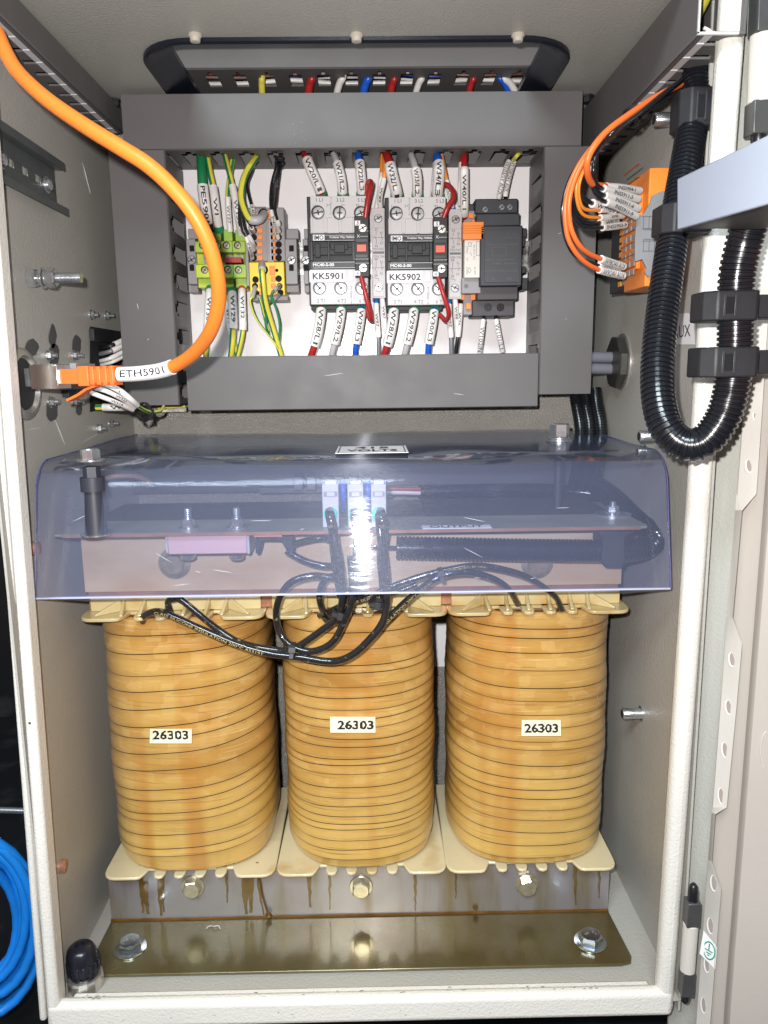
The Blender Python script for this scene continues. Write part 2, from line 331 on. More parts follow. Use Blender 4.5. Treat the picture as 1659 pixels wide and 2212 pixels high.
class MB:
    def __init__(s): s.v = []; s.f = []; s.m = []; s.uv = {}
    def add(s, vs, fs, mi=0):
        o = len(s.v); s.v += [V(v) for v in vs]
        for f in fs: s.f.append(tuple(i+o for i in f)); s.m.append(mi)
        return s
    def box(s, x0, x1, y0, y1, z0, z1, mi=0):
        x0, x1 = sorted((x0, x1)); y0, y1 = sorted((y0, y1)); z0, z1 = sorted((z0, z1))
        vs = [(x, y, z) for z in (z0, z1) for y in (y0, y1) for x in (x0, x1)]
        return s.add(vs, [(0, 2, 3, 1), (4, 5, 7, 6), (0, 1, 5, 4), (2, 6, 7, 3), (0, 4, 6, 2), (1, 3, 7, 5)], mi)
    def obox(s, c, a, b, d, mi=0):       # centre and three half-axis vectors
        c, a, b, d = V(c), V(a), V(b), V(d)
        vs = [c+a*i+b*j+d*l for l in (-1, 1) for j in (-1, 1) for i in (-1, 1)]
        return s.add(vs, [(0, 2, 3, 1), (4, 5, 7, 6), (0, 1, 5, 4), (2, 6, 7, 3), (0, 4, 6, 2), (1, 3, 7, 5)], mi)
    def pbox(s, x0, y0, x1, y1, Yf, Yb, mi=0):   # box whose front face covers a rectangle seen on plane Yf
        a, b, c, d = P(x0, y0, Yf), P(x1, y0, Yf), P(x1, y1, Yf), P(x0, y1, Yf)
        return s.box((a.x+d.x)/2, (b.x+c.x)/2, Yf, Yb, (a.z+b.z)/2, (c.z+d.z)/2, mi)
    def prism(s, poly, ext, mi=0):
        n = len(poly); ext = V(ext); vs = [V(p) for p in poly] + [V(p)+ext for p in poly]
        fs = [tuple(range(n)), tuple(range(2*n-1, n-1, -1))] + [(i, i+n, (i+1) % n+n, (i+1) % n) for i in range(n)]
        return s.add(vs, fs, mi)
    def cyl(s, p0, p1, r, r1=None, n=24, mi=0, caps=True, rot=0.0):
        return s.rings([(p0, r), (p1, r if r1 is None else r1)], n, mi, caps, rot)
    def rings(s, pr, n=24, mi=0, caps=True, rot=0.0):
        a = V(pr[-1][0])-V(pr[0][0]); u, w = perp(a); vs = []
        for p, r in pr:
            for i in range(n):
                t = 2*math.pi*i/n+rot; vs.append(V(p)+u*(r*math.cos(t))+w*(r*math.sin(t)))
        fs = []
        for j in range(len(pr)-1):
            for i in range(n): fs.append((j*n+i, j*n+(i+1) % n, (j+1)*n+(i+1) % n, (j+1)*n+i))
        if caps: fs.append(tuple(range(n-1, -1, -1))); fs.append(tuple(range((len(pr)-1)*n, len(pr)*n)))
        return s.add(vs, fs, mi)
    def lathe(s, p, ax, prof, n=24, mi=0, rot=0.0, caps=True):
        p, ax = V(p), unit(ax); return s.rings([(p+ax*h, r) for h, r in prof], n, mi, caps, rot)
    def tube(s, pts, r, n=12, mi=0, caps=True, uv=False):
        pts = [V(p) for p in pts]; m = len(pts); rr = r if isinstance(r, (list, tuple)) else [r]*m
        tg = [unit(pts[min(i+1, m-1)]-pts[max(i-1, 0)]) for i in range(m)]
        u, w = perp(tg[0]); vs = []; o = len(s.v)
        for i in range(m):
            if i:
                u = (u-tg[i]*u.dot(tg[i])).normalized(); w = tg[i].cross(u)
            for j in range(n):
                t = 2*math.pi*j/n; vs.append(pts[i]+u*(rr[i]*math.cos(t))+w*(rr[i]*math.sin(t)))
        fs = []
        for i in range(m-1):
            for j in range(n):
                if uv: s.uv[len(s.f)+len(fs)] = ((j/n, i/m), ((j+1)/n, i/m), ((j+1)/n, (i+1)/m), (j/n, (i+1)/m))
                fs.append((i*n+j, i*n+(j+1) % n, (i+1)*n+(j+1) % n, (i+1)*n+j))
        if caps: fs.append(tuple(range(n-1, -1, -1))); fs.append(tuple(range((m-1)*n, m*n)))
        return s.add(vs, fs, mi)
    def text(s, t, c, right, up, h, mi=0, bold=0.0, w=None, lift=0.0004):
        vs, fs, tw, th = glyphs(t, bold)
        c, right, up = V(c), unit(right), unit(up); kx = ky = h/max(.001, th)
        if w: kx = w/tw
        nrm = right.cross(up)
        return s.add([c+right*(v.x*kx)+up*(v.y*ky)+nrm*lift for v in vs], fs, mi)
    def wrap(s, t, path, r, h, mi=0, bold=0.0, flip=False, ang=0.0, squash=1.15):      # text laid along a tube
        vs, fs, tw, th = fine_glyphs(t, bold); kk = h/max(.001, th); n = len(path)
        Ls = [0]
        for a, b in zip(path, path[1:]): Ls.append(Ls[-1]+(b-a).length)
        tot = Ls[-1]; kx = min(kk*squash, tot*.86/tw); out = []
        for v in vs:
            d = tot/2+v.x*kx*(-1 if flip else 1); d = min(max(d, 0), tot)
            i = 0
            while i < n-2 and Ls[i+1] < d: i += 1
            q = (d-Ls[i])/max(1e-9, Ls[i+1]-Ls[i]); p = path[i].lerp(path[i+1], q); tg = unit(path[i+1]-path[i])
            nn = -unit(p); nn = (nn-tg*nn.dot(tg)).normalized(); sd = nn.cross(tg)
            a = (v.y*kk*(-1 if flip else 1))/r + ang
            out.append(p+nn*(math.cos(a)*(r+.0003))+sd*(math.sin(a)*(r+.0003)))
        return s.add(out, fs, mi)
    def build(s, name, mats, parent=None, bev=0.0, sharp=35, origin=None, seg=2):
        if not isinstance(mats, (list, tuple)): mats = [mats]
        if parent is not None: org = V(parent['_w'])
        elif origin is not None: org = V(origin)
        else:
            xs = [v.x for v in s.v]; ys = [v.y for v in s.v]; zs = [v.z for v in s.v]
            org = V(((min(xs)+max(xs))/2, (min(ys)+max(ys))/2, min(zs)))
        me = bpy.data.meshes.new(name)
        me.from_pydata([tuple(v-org) for v in s.v], [], s.f)
        for mm in mats: me.materials.append(mm)
        me.polygons.foreach_set('material_index', s.m)
        me.polygons.foreach_set('use_smooth', [True]*len(s.f))
        if s.uv:
            uvl = me.uv_layers.new(name='UVMap')
            for fi, cs in s.uv.items():
                for li, c in zip(me.polygons[fi].loop_indices, cs): uvl.data[li].uv = c
        me.update(); me.set_sharp_from_angle(angle=R(sharp))
        o = bpy.data.objects.new(name, me); COL.objects.link(o)
        if parent is not None: o.parent = parent
        else: o.location = org
        o['_w'] = tuple(org)
        if bev:
            b = o.modifiers.new('bevel', 'BEVEL'); b.width = bev; b.segments = seg; b.limit_method = 'ANGLE'; b.angle_limit = R(40)
        return o
def tag(o, label, cat, group=None, kind=None):
    o['label'] = label; o['category'] = cat
    if group: o['group'] = group
    if kind: o['kind'] = kind
    return o
def thing(name, label, cat, loc, group=None):
    o = bpy.data.objects.new(name, None); COL.objects.link(o); o.location = V(loc); o['_w'] = tuple(V(loc)); o.empty_display_size = .01
    return tag(o, label, cat, group)
def kids(o): return [c for c in bpy.data.objects if c.parent == o]
def dup(o, shift, label=None, parent=None, skip=()):
    c = o.copy(); COL.objects.link(c)
    if parent is None: c.location = V(o.location)+V(shift); c['_w'] = tuple(V(o['_w'])+V(shift))
    else: c.parent = parent; c['_w'] = parent['_w']
    if label: c['label'] = label
    for ch in kids(o):
        if ch.name.split('.')[0] in skip: continue
        dup(ch, (0, 0, 0), None, c)
    return c
EX, EY, EZ = V((1, 0, 0)), V((0, 1, 0)), V((0, 0, 1))
RX, UP = EX, EZ
FWD = -EY

# common cabinet planes (metres)
YB, YP, YD = 0.957, 0.930, 0.845
XL, XR, ZF, ZC = -0.295, 0.268, -0.559, 0.287
# ================================================================== outside the cabinet
def rail_line(mb, pts, r, mi=0, n=12, q=8): return mb.tube(catmull(pts, q), r, n, mi)
o = MB().box(-1.6, 1.2, .3, 2.2, -.80, -.78).build('floor', FLOORO); o['kind'] = 'structure'
o = MB().box(-1.6, 1.2, 1.70, 1.72, -.78, 1.2).build('backdrop', FLOORO); o['kind'] = 'structure'

# ================================================================== cabinet
cab = thing('electrical_cabinet', 'large light grey steel cabinet with open front holding all the wiring', 'cabinet', (0, .78, -.575))
cab['category'] = 'cabinet'
t_ = .002
for nm, (x0, x1) in (('side_panel', (XL-t_, XL)), ('side_panel', (XR, XR+t_))):
    MB().box(x0, x1, .602, YB+t_, ZF-.012, .45).build(nm, PAINT, cab)
MB().box(XL, XR, YB, YB+t_, ZF, .45).build('back_panel', PAINTB, cab)
MB().box(XL, XR, .602, YB, ZF-t_, ZF).build('floor_panel', PAINT, cab)
MB().box(XL, XR, .602, YB, .45, .452).build('roof_panel', PAINT, cab)
# ceiling with a rounded cable opening
HX0, HX1, HY0, HY1, HR = -.204, .184, .730, .950, .050
def rrect(x0, x1, y0, y1, r, n=8):
    out = []
    for cx_, cy_, a0 in ((x1-r, y0+r, -90), (x1-r, y1-r, 0), (x0+r, y1-r, 90), (x0+r, y0+r, 180)):
        for i in range(n+1):
            a = R(a0+90*i/n); out.append((cx_+r*math.cos(a), cy_+r*math.sin(a)))
    return out
hole = rrect(HX0, HX1, HY0, HY1, HR)
def ring_sheet(mb, inner, X0, X1, Y0, Y1, z, mi=0):
    n = len(inner); q = n//4; outer = []
    for i, (x, y) in enumerate(inner):
        s = i//q; tt = (i % q)/(q-1)
        if s == 0: outer.append((X1, Y0) if tt > .5 else (x if tt == 0 else X1-(X1-inner[0][0])*(1-tt*2), Y0))
        elif s == 1: outer.append((X1, y if tt == 0 else min(Y1, y+(Y1-y)*tt*2)) if tt < .5 else (X1, Y1))
        elif s == 2: outer.append((X0, Y1) if tt > .5 else (x if tt == 0 else x-(x-X0)*tt*2, Y1))
        else: outer.append((X0, y-(y-Y0)*tt*2) if tt < .5 else (X0, Y0))
    vs = [(x, y, z) for x, y in inner]+[(x, y, z) for x, y in outer]
    return mb.add(vs, [(i, (i+1) % n, (i+1) % n+n, i+n) for i in range(n)], mi)
mb = MB(); ring_sheet(mb, hole, XL, XR, .602, YB, ZC); mb.build('ceiling_panel', PAINT, cab)
# front frame bars
def bar(name, pts, ext, m, bev, parent=cab): return MB().prism(pts, ext).build(name, m, parent, bev=bev, seg=4)
YF = .598
def leanquad(xtl, xtr, xbl, xbr, Y, zt=.46, zb=-.574):
    a = P(xtl[0], xtl[1], Y); b = P(xtr[0], xtr[1], Y); c = P(xbr[0], xbr[1], Y); d = P(xbl[0], xbl[1], Y)
    def ext(p, q, z): w = (z-p.z)/(q.z-p.z); return V((p.x+(q.x-p.x)*w, Y, z))
    return [ext(a, d, zt), ext(b, c, zt), ext(b, c, zb), ext(a, d, zb)]
bar('frame_bar', leanquad((-18, 640), (6, 640), (100, 2190), (128, 2190), YF), (0, .018, 0), FRAME, .0060)
bar('frame_lip', [v+V((-.012, .010, 0)) for v in leanquad((-18, 640), (0, 640), (100, 2190), (116, 2190), YF)], (0, .030, 0), FRAME, .003)
bar('frame_bar', leanquad((1566, 0), (1622, 0), (1425, 2120), (1464, 2120), YF), (0, .018, 0), FRAME, .0075)
MB().box(-.2985, .262, YF-.001, YF+.012, -.5735, -.5475).build('frame_bar', FRAME, cab, bev=.0055, seg=4)
MB().box(-.28, .245, YF+.012, YF+.020, -.5595, -.5525).build('frame_lip', FRAME, cab, bev=.002)
mb = MB()      # scuffs where the rim paint is worn through
for i in range(34):
    x = random.choice([random.uniform(-.27, -.25), random.uniform(-.12, .05), random.uniform(.05, .2)]); w = random.uniform(.0008, .0045); z = -.5473+random.uniform(-.0005, .0004)
    y = YF+random.uniform(.004, .0095)
    mb.add([(x, y, z+.0006), (x+w, y+.0002, z+.0006), (x+w*.9, y+random.uniform(.0004, .001), z+.0006), (x+w*.2, y+.0007, z+.0006)], [(0, 1, 2, 3)])
for i in range(14):
    x = random.uniform(-.27, .1); w = random.uniform(.0005, .002); z = random.uniform(-.566, -.556)
    mb.add([(x, YF-.0013, z), (x+w, YF-.0013, z+.0002), (x+w*.8, YF-.0013, z+random.uniform(.0003, .0008)), (x+w*.1, YF-.0013, z+.0005)], [(0, 1, 2, 3)])
mb.build('paint_scuff', SMUDGE, cab)
q = P(64, 1562, YF-.0005); MB().lathe(q, FWD, [(0, .0012), (.0004, .0010)], 10).build('paint_chip', SMUDGE, cab)

# edge trim of the opening
inner = rrect(HX0+.026, HX1-.026, HY0+.005, HY1-.01, .030)
outer = rrect(HX0-.003, HX1+.003, HY0-.003, HY1+.003, HR+.003)
n = len(hole); vs = []
for z, pl in ((ZC+.003, outer), (ZC-.003, outer), (ZC-.0045, hole), (ZC-.002, rrect(HX0+.006, HX1-.006, HY0+.004, HY1-.004, HR-.004)), (ZC+.004, inner), (ZC+.008, inner)):
    vs += [(x, y, z) for x, y in pl]
mb = MB().add(vs, [(j*n+i, j*n+(i+1) % n, (j+1)*n+(i+1) % n, (j+1)*n+i) for j in range(5) for i in range(n)])
tag(mb.build('edge_trim', RUBBER, sharp=50), 'glossy black rubber trim around the cable opening in the cabinet ceiling', 'edge trim')
caps = []
for i, px in enumerate((421, 770, 1119)):
    p = PZ(px, 74, ZC); lab = ('left', 'middle', 'right')[i]
    o = MB().lathe(p, -EZ, [(0, .0056), (.0015, .0060), (.003, .0046), (.006, .0042), (.0064, .0032)], 20).build('screw_cap', CAPW)
    tag(o, 'small ivory cap on the ceiling before the black trim, %s one of three' % lab, 'screw cap', 'ivory caps in front of the ceiling opening')

# ================================================================== wiring ducts
def comb(mb, o, A, D, N, length, depth, pitch, gap, neck, base, nk, lip, t=.0018, mi=0, mi2=None, off=0.0):
    o, A, D, N = V(o), V(A), V(D), V(N); mi2 = mi if mi2 is None else mi2
    def slab(a0, a1, d0, d1, m):
        c = o+A*((a0+a1)/2)+D*((d0+d1)/2)+N*(t/2); mb.obox(c, A*((a1-a0)/2), D*((d1-d0)/2), N*(t/2), m)
    slab(0, length, 0, base, mi); slab(0, length, depth-lip, depth-.0012, mi)
    a = off
    prev = 0.0
    while a < length-gap:
        slab(prev, a, base, depth-lip-nk, mi)
        e = (gap-neck)/2; pp = prev-(e if prev > 0 else 0)
        slab(max(0, pp), a+e, depth-lip-nk, depth-lip, mi2)
        prev = a+gap; a += pitch
    slab(prev, length, base, depth-lip-nk, mi); slab(max(0, prev-(gap-neck)/2), length, depth-lip-nk, depth-lip, mi2)
    return mb
def wire_duct(name, label, x0, x1, z0, z1, horiz, yf=YD, yb=YP-.001, pitch=.030, off=.012, gap=.0155, grp='slotted grey wiring ducts'):
    t = thing(name, label, 'wiring duct', ((x0+x1)/2, yb, (z0+z1)/2), grp)
    m = MB().box(x0, x1, yf, yf+.0018, z0, z1)
    if horiz: m.box(x0, x1, yf+.0018, yf+.0085, z0-.0006, z0+.0004).box(x0, x1, yf+.0018, yf+.0085, z1-.0004, z1+.0006)
    else: m.box(x0-.0006, x0+.0004, yf+.0018, yf+.0085, z0, z1).box(x1-.0004, x1+.0006, yf+.0018, yf+.0085, z0, z1)
    m.build('cover', DUCT, t, bev=.0011)
    mb = MB(); d = yb-yf-.0018; L = (x1-x0) if horiz else (z1-z0)
    if horiz:
        gap += .002
        comb(mb, (x0+.0005, yb, z0+.0006), EX, -EY, EZ, L-.001, d, pitch, gap, .006, .017, .008, .010, off=off)
        comb(mb, (x0+.0005, yb, z1-.0024), EX, -EY, EZ, L-.001, d, pitch, gap, .006, .017, .008, .010, off=off)
        mb.box(x0+.0005, x1-.0005, yb-.0015, yb, z0+.0025, z1-.0025)
    else:
        comb(mb, (x0+.0006, yb, z0+.0005), EZ, -EY, EX, L-.001, d, pitch, gap+.001, .008, .011, .008, .010, off=off)
        comb(mb, (x1-.0024, yb, z0+.0005), EZ, -EY, EX, L-.001, d, pitch, gap+.001, .008, .011, .008, .010, off=off)
        mb.box(x0+.0025, x1-.0025, yb-.0015, yb, z0+.0005, z1-.0005)
    mb.build('slotted_body', DUCT, t)
    return t
td = wire_duct('wiring_duct', 'long horizontal grey duct along the top of the white mounting plate', -.2515, .2185, .2290, .2815, True, off=.0225)
ld = wire_duct('wiring_duct', 'tall vertical grey duct left of the white mounting plate behind orange cable', -.2680, -.2108, -.0310, .2285, False, off=.006, pitch=.0296)
rd = wire_duct('wiring_duct', 'tall vertical grey duct right of the white mounting plate beside orange wires', .1812, .2372, -.0245, .2285, False, off=.008, pitch=.0296)
bd = wire_duct('wiring_duct', 'horizontal grey duct along the bottom of the white mounting plate', -.2010, .1795, -.0370, .0195, True, off=.022)
MB().text('', (0, 0, 0), EX, EZ, .01)
mb = MB()      # marker smudge on the top cover
for i in range(26):
    p = P(random.uniform(622, 658), random.uniform(262, 316), YD-.0003); w = random.uniform(.0004, .0016)
    mb.add([p, p+V((w, 0, .0002)), p+V((w*.8, 0, w)), p+V((0, 0, w*.7))], [(0, 1, 2, 3)])
mb.build('pencil_mark', mat('pencil_grey', (.17, .16, .165), .5), td)
for par, lst in ((rd, ((1240, 372, 1252, 368), (1206, 505, 1212, 503), (1222, 690, 1224, 688))), (ld, ((296, 655, 299, 668), (318, 735, 322, 731))), (bd, ((700, 812, 742, 806), (980, 850, 1002, 853)))):
    m = MB()
    for x0, y0, x1, y1 in lst: scratch(m, [P(x0+(x1-x0)*i/4, y0+(y1-y0)*i/4, YD-.0003) for i in range(5)], .00022)
    m.build('scratch', SCRATCH, par)
# loose wires lying inside the vertical ducts
def bundle(parent, x, w, z0, z1, y, cols, n):
    for i in range(n):
        pts = [(x+random.uniform(-w, w), y+random.uniform(-.012, .012), z0+(z1-z0)*j/6) for j in range(7)]
        MB().tube(catmull(pts, 5), random.choice((.0019, .0026)), 7).build('loose_wire', cols[i % len(cols)], parent)
bundle(ld, -.232, .016, -.028, .224, .890, [BLACKW, GREYD, BLACKW, BLACKM], 22)
bundle(rd, .205, .016, -.022, .224, .890, [GREYD, BLACKW, BLACKM], 18)
mb = MB()
for i, cc in enumerate((BLACKW, GREYD, RED, GREYD, BLUE, BLACKW, BLACKM, BLACKW, BLACKM, BLACKW, BLACKM, BLACKW)):
    pts = [(-.245+.46*j/9, .886+random.uniform(-.018, .018), .240+(i%6)*.005+random.uniform(-.003, .003)) for j in range(10)]
    MB().tube(catmull(pts, 4), .0026, 7).build('loose_wire', cc, td)

# side ducts under the ceiling: cover faces the middle of the cabinet, slots face down
def ceil_duct(label, xc, xw, z0, z1, y0, y1, pitch):
    s = 1 if xw > xc else -1
    t = thing('wiring_duct', label, 'wiring duct', (xw, (y0+y1)/2, z1), 'slotted grey wiring ducts')
    MB().box(xc, xc+s*.0022, y0, y1, z0, z1).build('cover', DUCT, t, bev=.0009)
    mb = MB(); d = abs(xw-xc)-.0025
    comb(mb, (xw, y0+.0006, z0+.0004), EY, EX*(-s), EZ, y1-y0-.0012, d, pitch, .008, .003, .006, .006, .004, mi=0, mi2=1, off=.012)  # slot necks pale: light through the slots put into their colour
    mb.box(xw-s*.0018, xw, y0+.001, y1-.001, z0+.0025, z1-.0005)
    mb.box(xc+s*.0028, xw-s*.002, y0+.001, y1-.001, z1-.002, z1-.0003)
    mb.build('slotted_body', [DUCT, DUCTE], t)
    return t
cl = ceil_duct('grey duct under the ceiling on the left wall, orange cable entering its slots', -.2650, XL+.0005, .2585, .2835, .560, .895, .025)
crd = ceil_duct('grey duct under the ceiling on the right wall, its open end showing a yellow wire', .2330, XR-.0005, .2335, .2800, .592, .900, .025)
MB().tube(catmull([(.262, .57, .40), (.255, .60, .31), (.252, .63, .272), (.25, .70, .258), (.25, .80, .258)], 8), .0042, 12).build('yellow_wire', YELLOWW, crd)
MB().tube(catmull([P(1520, 60, .6), P(1532, 66, .6), P(1541, 74, .598), P(1549, 75, .598)], 5), .0012, 8).build('cover_hook', DUCTE, crd)
MB().box(.2326, .2338, .5905, .5925, .2335, .2800).box(.2326, .262, .5905, .5925, .2328, .2345).build('cut_edge', DUCTE, crd)
MB().box(-.2668, -.2644, .5585, .5605, .2585, .2835).box(-.292, -.2644, .5585, .5605, .2575, .2590).build('cut_edge', DUCTE, cl)
# dark fixings where ducts meet the ceiling
for (px, py, Y, lab) in ((62, 8, .60, 'dark hex nut on the ceiling above the left ceiling duct'), (246, 196, .875, 'dark nut in the corner behind the left ceiling duct'), (1270, 208, .875, 'dark nut in the corner by the right ceiling duct')):
    c = P(px, py, Y)
    tag(MB().lathe((c.x, c.y, ZC-.0005), -EZ, [(0, .007), (.002, .007), (.002, .0055), (.007, .0055)], 6).build('hex_nut', BLACKM), lab, 'nut', 'fixings near the ceiling')

# duct above the ceiling, seen through the opening
ud = thing('wiring_duct', 'grey duct above the ceiling opening, slots full of coloured wires', 'wiring duct', (0, .90, .305), 'slotted grey wiring ducts')
MB().box(-.236, .215, .849, .8515, .3065, .375).build('cover', DUCT, ud, bev=.001)
mb = comb(MB(), (-.236, .935, .3065), EX, -EY, EZ, .451, .0835, .0292, .0135, .004, .034, .008, .009, off=.036)
mb.box(-.236, .215, .933, .935, .309, .375).build('slotted_body', DUCT, ud)
MB().box(-.236, .215, .8515, .933, .372, .374).build('top_wall', VOID, ud)
cw = [RED, YELLOWW, SLEEVE, BLACKW, BROWN, RED, BLUE, YELLOWW, SLEEVE, BLACKW]
for i, cc in enumerate(cw):
    pts = [(-.23+.44*j/9, .866+.0055*i+random.uniform(-.004, .004), .314+.003*(i % 4)+random.uniform(-.003, .003)) for j in range(10)]
    MB().tube(catmull(pts, 4), .0024, 8).build('loose_wire', cc, ud)

# mounting plate
mp_ = thing('mounting_plate', 'glossy white mounting plate carrying the contactors and terminal blocks', 'mounting plate', (0, YP, .0))
MB().box(-.262, .228, YP, YP+.0025, -.020, .286).build('plate', PLATE, mp_, bev=.0006)
for x, z in ((-.25, -.012), (.215, -.012)):
    MB().lathe((x, YP-.0005, z), EY, [(0, .006), (.026, .006)], 14).build('standoff', STEEL, mp_)
dr = thing('din_rail', 'metal mounting rail behind the row of contactors', 'rail', (0, YP, .135))
a = P(420, 520, .925); b = P(1150, 598, .925); zr0, zr1 = a.z, b.z; zc_ = (zr0+zr1)/2
mb = MB()
for s in (-1, 1):
    mb.box(-.205, .185, YP-.008, YP-.0068, zc_+s*.0125, zc_+s*.0175)
    mb.box(-.205, .185, YP-.0068, YP-.0002, zc_+s*.0118, zc_+s*.0130)
mb.box(-.205, .185, YP-.0016, YP-.0004, zc_-.0115, zc_+.0115)
mb.build('rail_profile', RAIL, dr)

# rail on the left wall
xr = XL+.0005
lr = thing('din_rail', 'short slotted steel rail screwed to the left cabinet wall', 'rail', (xr, .64, .16))
p1 = PX(117, 365, xr+.001); p2 = PX(117, 448, xr+.001); zc2 = (p1.z+p2.z)/2; yend = p1.y
mb = MB(); y0 = .50
for a0, a1 in ((-.0125, -.0095), ):
    pass
HW = (p1.z-p2.z)/2
def slab_with_slots(mb):
    # web with oblong slots
    segs = [(yend-.024, yend-.006), (yend-.050, yend-.036), (yend-.078, yend-.064), (yend-.106, yend-.092)]
    mb.box(xr, xr+.0012, y0, yend, zc2+.0032, zc2+HW); mb.box(xr, xr+.0012, y0, yend, zc2-HW, zc2-.0032)
    ys = [yend]
    for s0, s1 in ((yend-.044, yend-.034), (yend-.070, yend-.060), (yend-.096, yend-.086)):
        mb.box(xr, xr+.0012, s1, ys[-1], zc2-.0032, zc2+.0032); ys.append(s0)
    mb.box(xr, xr+.0012, y0, ys[-1], zc2-.0032, zc2+.0032)
slab_with_slots(mb)
for s in (-1, 1):
    mb.box(xr+.0012, xr+.0085, y0, yend, zc2+s*HW, zc2+s*(HW-.0012))
    mb.box(xr+.0085, xr+.0097, y0, yend+.004, zc2+s*(HW-.0012), zc2+s*(HW+.006))
mb.build('rail_profile', RAILD, lr, bev=.0004)
def panscrew(mb, p, ax, r=.0055, mi=0):
    mb.lathe(p, ax, [(0, r*1.35), (.001, r*1.35), (.0011, r*1.0), (.0028, r*1.02), (.0030, r), (.0045, r*.85), (.0056, r*.5), (.0058, .0001)], 22, mi)
mb = MB(); panscrew(mb, PX(100, 399, xr+.0014), EX); mb.build('screw', STEEL, lr, sharp=50)
mb = MB(); panscrew(mb, PX(0, 345, xr+.0014), EX); mb.build('screw', STEEL, lr, sharp=50)

# ------------------------------------------------------------------ fixings on the walls
def hexnut(mb, p, ax, r, h, mi=0, rot=0.2):
    mb.lathe(p, ax, [(0, r*.93), (h*.08, r), (h*.86, r), (h, r*.86)], 6, mi, rot)
def thread(mb, p, ax, r, L, mi=0, pitch=.0011):
    prof = []; h = 0
    while h < L: prof += [(h, r*.88), (h+pitch*.5, r)]; h += pitch
    prof += [(L, r*.85)]
    mb.lathe(p, ax, prof, 16, mi)
# big stud on the left wall
p = PX(62, 601, XL); st = thing('threaded_stud', 'large zinc stud with two nuts and washers sticking out of left wall', 'stud', p)
hexnut(m := MB(), p, EX, .0082, .0075); m.build('nut', STEEL, st, sharp=25)
MB().lathe(p+EX*.0075, EX, [(0, .0045), (.0045, .0045)], 18).build('shank', STEEL, st)
MB().lathe(p+EX*.0118, EX, [(0, .0088), (.0016, .0088)], 26).lathe(p+EX*.0138, EX, [(0, .0070), (.0018, .0070)], 22).build('washer', STEEL, st, bev=.0003)
hexnut(m := MB(), p+EX*.0158, EX, .0085, .0078, rot=.6); m.build('nut', STEEL, st, sharp=25)
thread(m := MB(), p+EX*.0236, EX, .0044, .0215); m.build('thread', STEEL, st, sharp=20)
def wallnut(px, py, X, s, r, L, lab, grp):
    p = PX(px, py, X); ax = EX*s; t = thing('hex_nut', lab, 'nut', p, grp)
    m = MB().lathe(p, ax, [(0, r*1.25), (.0009, r*1.25)], 20); hexnut(m, p+ax*.001, ax, r, r*.85, rot=random.random()); m.build('nut_body', STEEL, t, sharp=25)
    thread(m := MB(), p+ax*(.001+r*.85), ax, r*.52, L); m.build('thread', STEEL, t, sharp=20)
G1 = 'small nuts on the left cabinet wall'
for px, py, r, L, lab in ((196, 680, .0042, .004, 'small nut on the left wall above the dark cutout, nearer one of its pair'), (229, 682, .0042, .0045, 'small nut on the left wall above the dark cutout, farther one of its pair'),
        (103, 768, .0044, .004, 'nut above the metal network socket, with a grey smear above it'), (159, 768, .0042, .005, 'nut above the grey clip, right of the socket nut'),
        (108, 868, .0044, .004, 'nut just below the metal network socket'), (160, 868, .0042, .005, 'nut below the orange plug latch'),
        (212, 926, .0046, .004, 'nut low on the left wall above the clear cover, nearer one of its pair'), (238, 915, .0042, .0045, 'nut low on the left wall above the clear cover, farther one of its pair')):
    wallnut(px, py, XL, 1, r, L, lab, G1)
# primer smears left on the wall
def blob(mb, px, py, w, h, X, mi=0, n=14):
    vs = []
    for i in range(n):
        a = 2*math.pi*i/n; rr = random.uniform(.86, 1.08); vs.append(PX(px+w*rr*math.cos(a), py+h*rr*math.sin(a), X)+EX*(.0004 if X < 0 else -.0004))
    mb.add(vs, [tuple(range(n))], mi)
for a_, lab in (((113, 726, 9, 26), 'upper part of the tall dark smear above the socket nut'), ((116, 768, 12, 26), 'lower part of the tall dark smear around the socket nut'), ((68, 750, 15, 20), 'dark smear above the round socket flange'), ((165, 745, 10, 22), 'dark smear above the pale wall clip'), ((112, 886, 13, 26), 'dark smear below the socket nut'), ((170, 884, 7, 14), 'small dark smear below the orange plug latch')):
    mb = MB(); blob(mb, *a_, XL+.0001*(a_[1] % 3)); tag(mb.build('wall_smear', SMUDGE), lab, 'smear', 'dark smears around the network socket')
mb = MB()
for x0, y0, x1, y1 in ((170, 960, 245, 920), (118, 905, 140, 960), (178, 350, 196, 420), (60, 930, 90, 922)): scratch(mb, [PX(x0+(x1-x0)*i/5, y0+(y1-y0)*i/5+random.uniform(-1, 1), XL+.0004) for i in range(6)], .0003)
mb.build('scratch', SCRATCH, cab)
# cutouts with cables (left wall)
mb = MB()
def wquad(mb, x0, y0, x1, y1, X, mi=0):
    mb.add([PX(a, b, X)+EX*(.0006 if X < 0 else -.0006) for a, b in ((x0, y0[0]), (x1, y1[0]), (x1, y1[1]), (x0, y0[1]))], [(0, 1, 2, 3)], mi)
wquad(mb, 193, (705, 890), 262, (716, 880), XL); mb.build('cable_cutout', VOID, cab)
mb = MB(); a = PX(194, 709, XL+.002); b = PX(238, 742, XL+.002)
MB().box(XL+.0008, XL+.006, a.y, b.y, b.z, a.z).build('cutout_gland', BLACKM, cab, bev=.001)
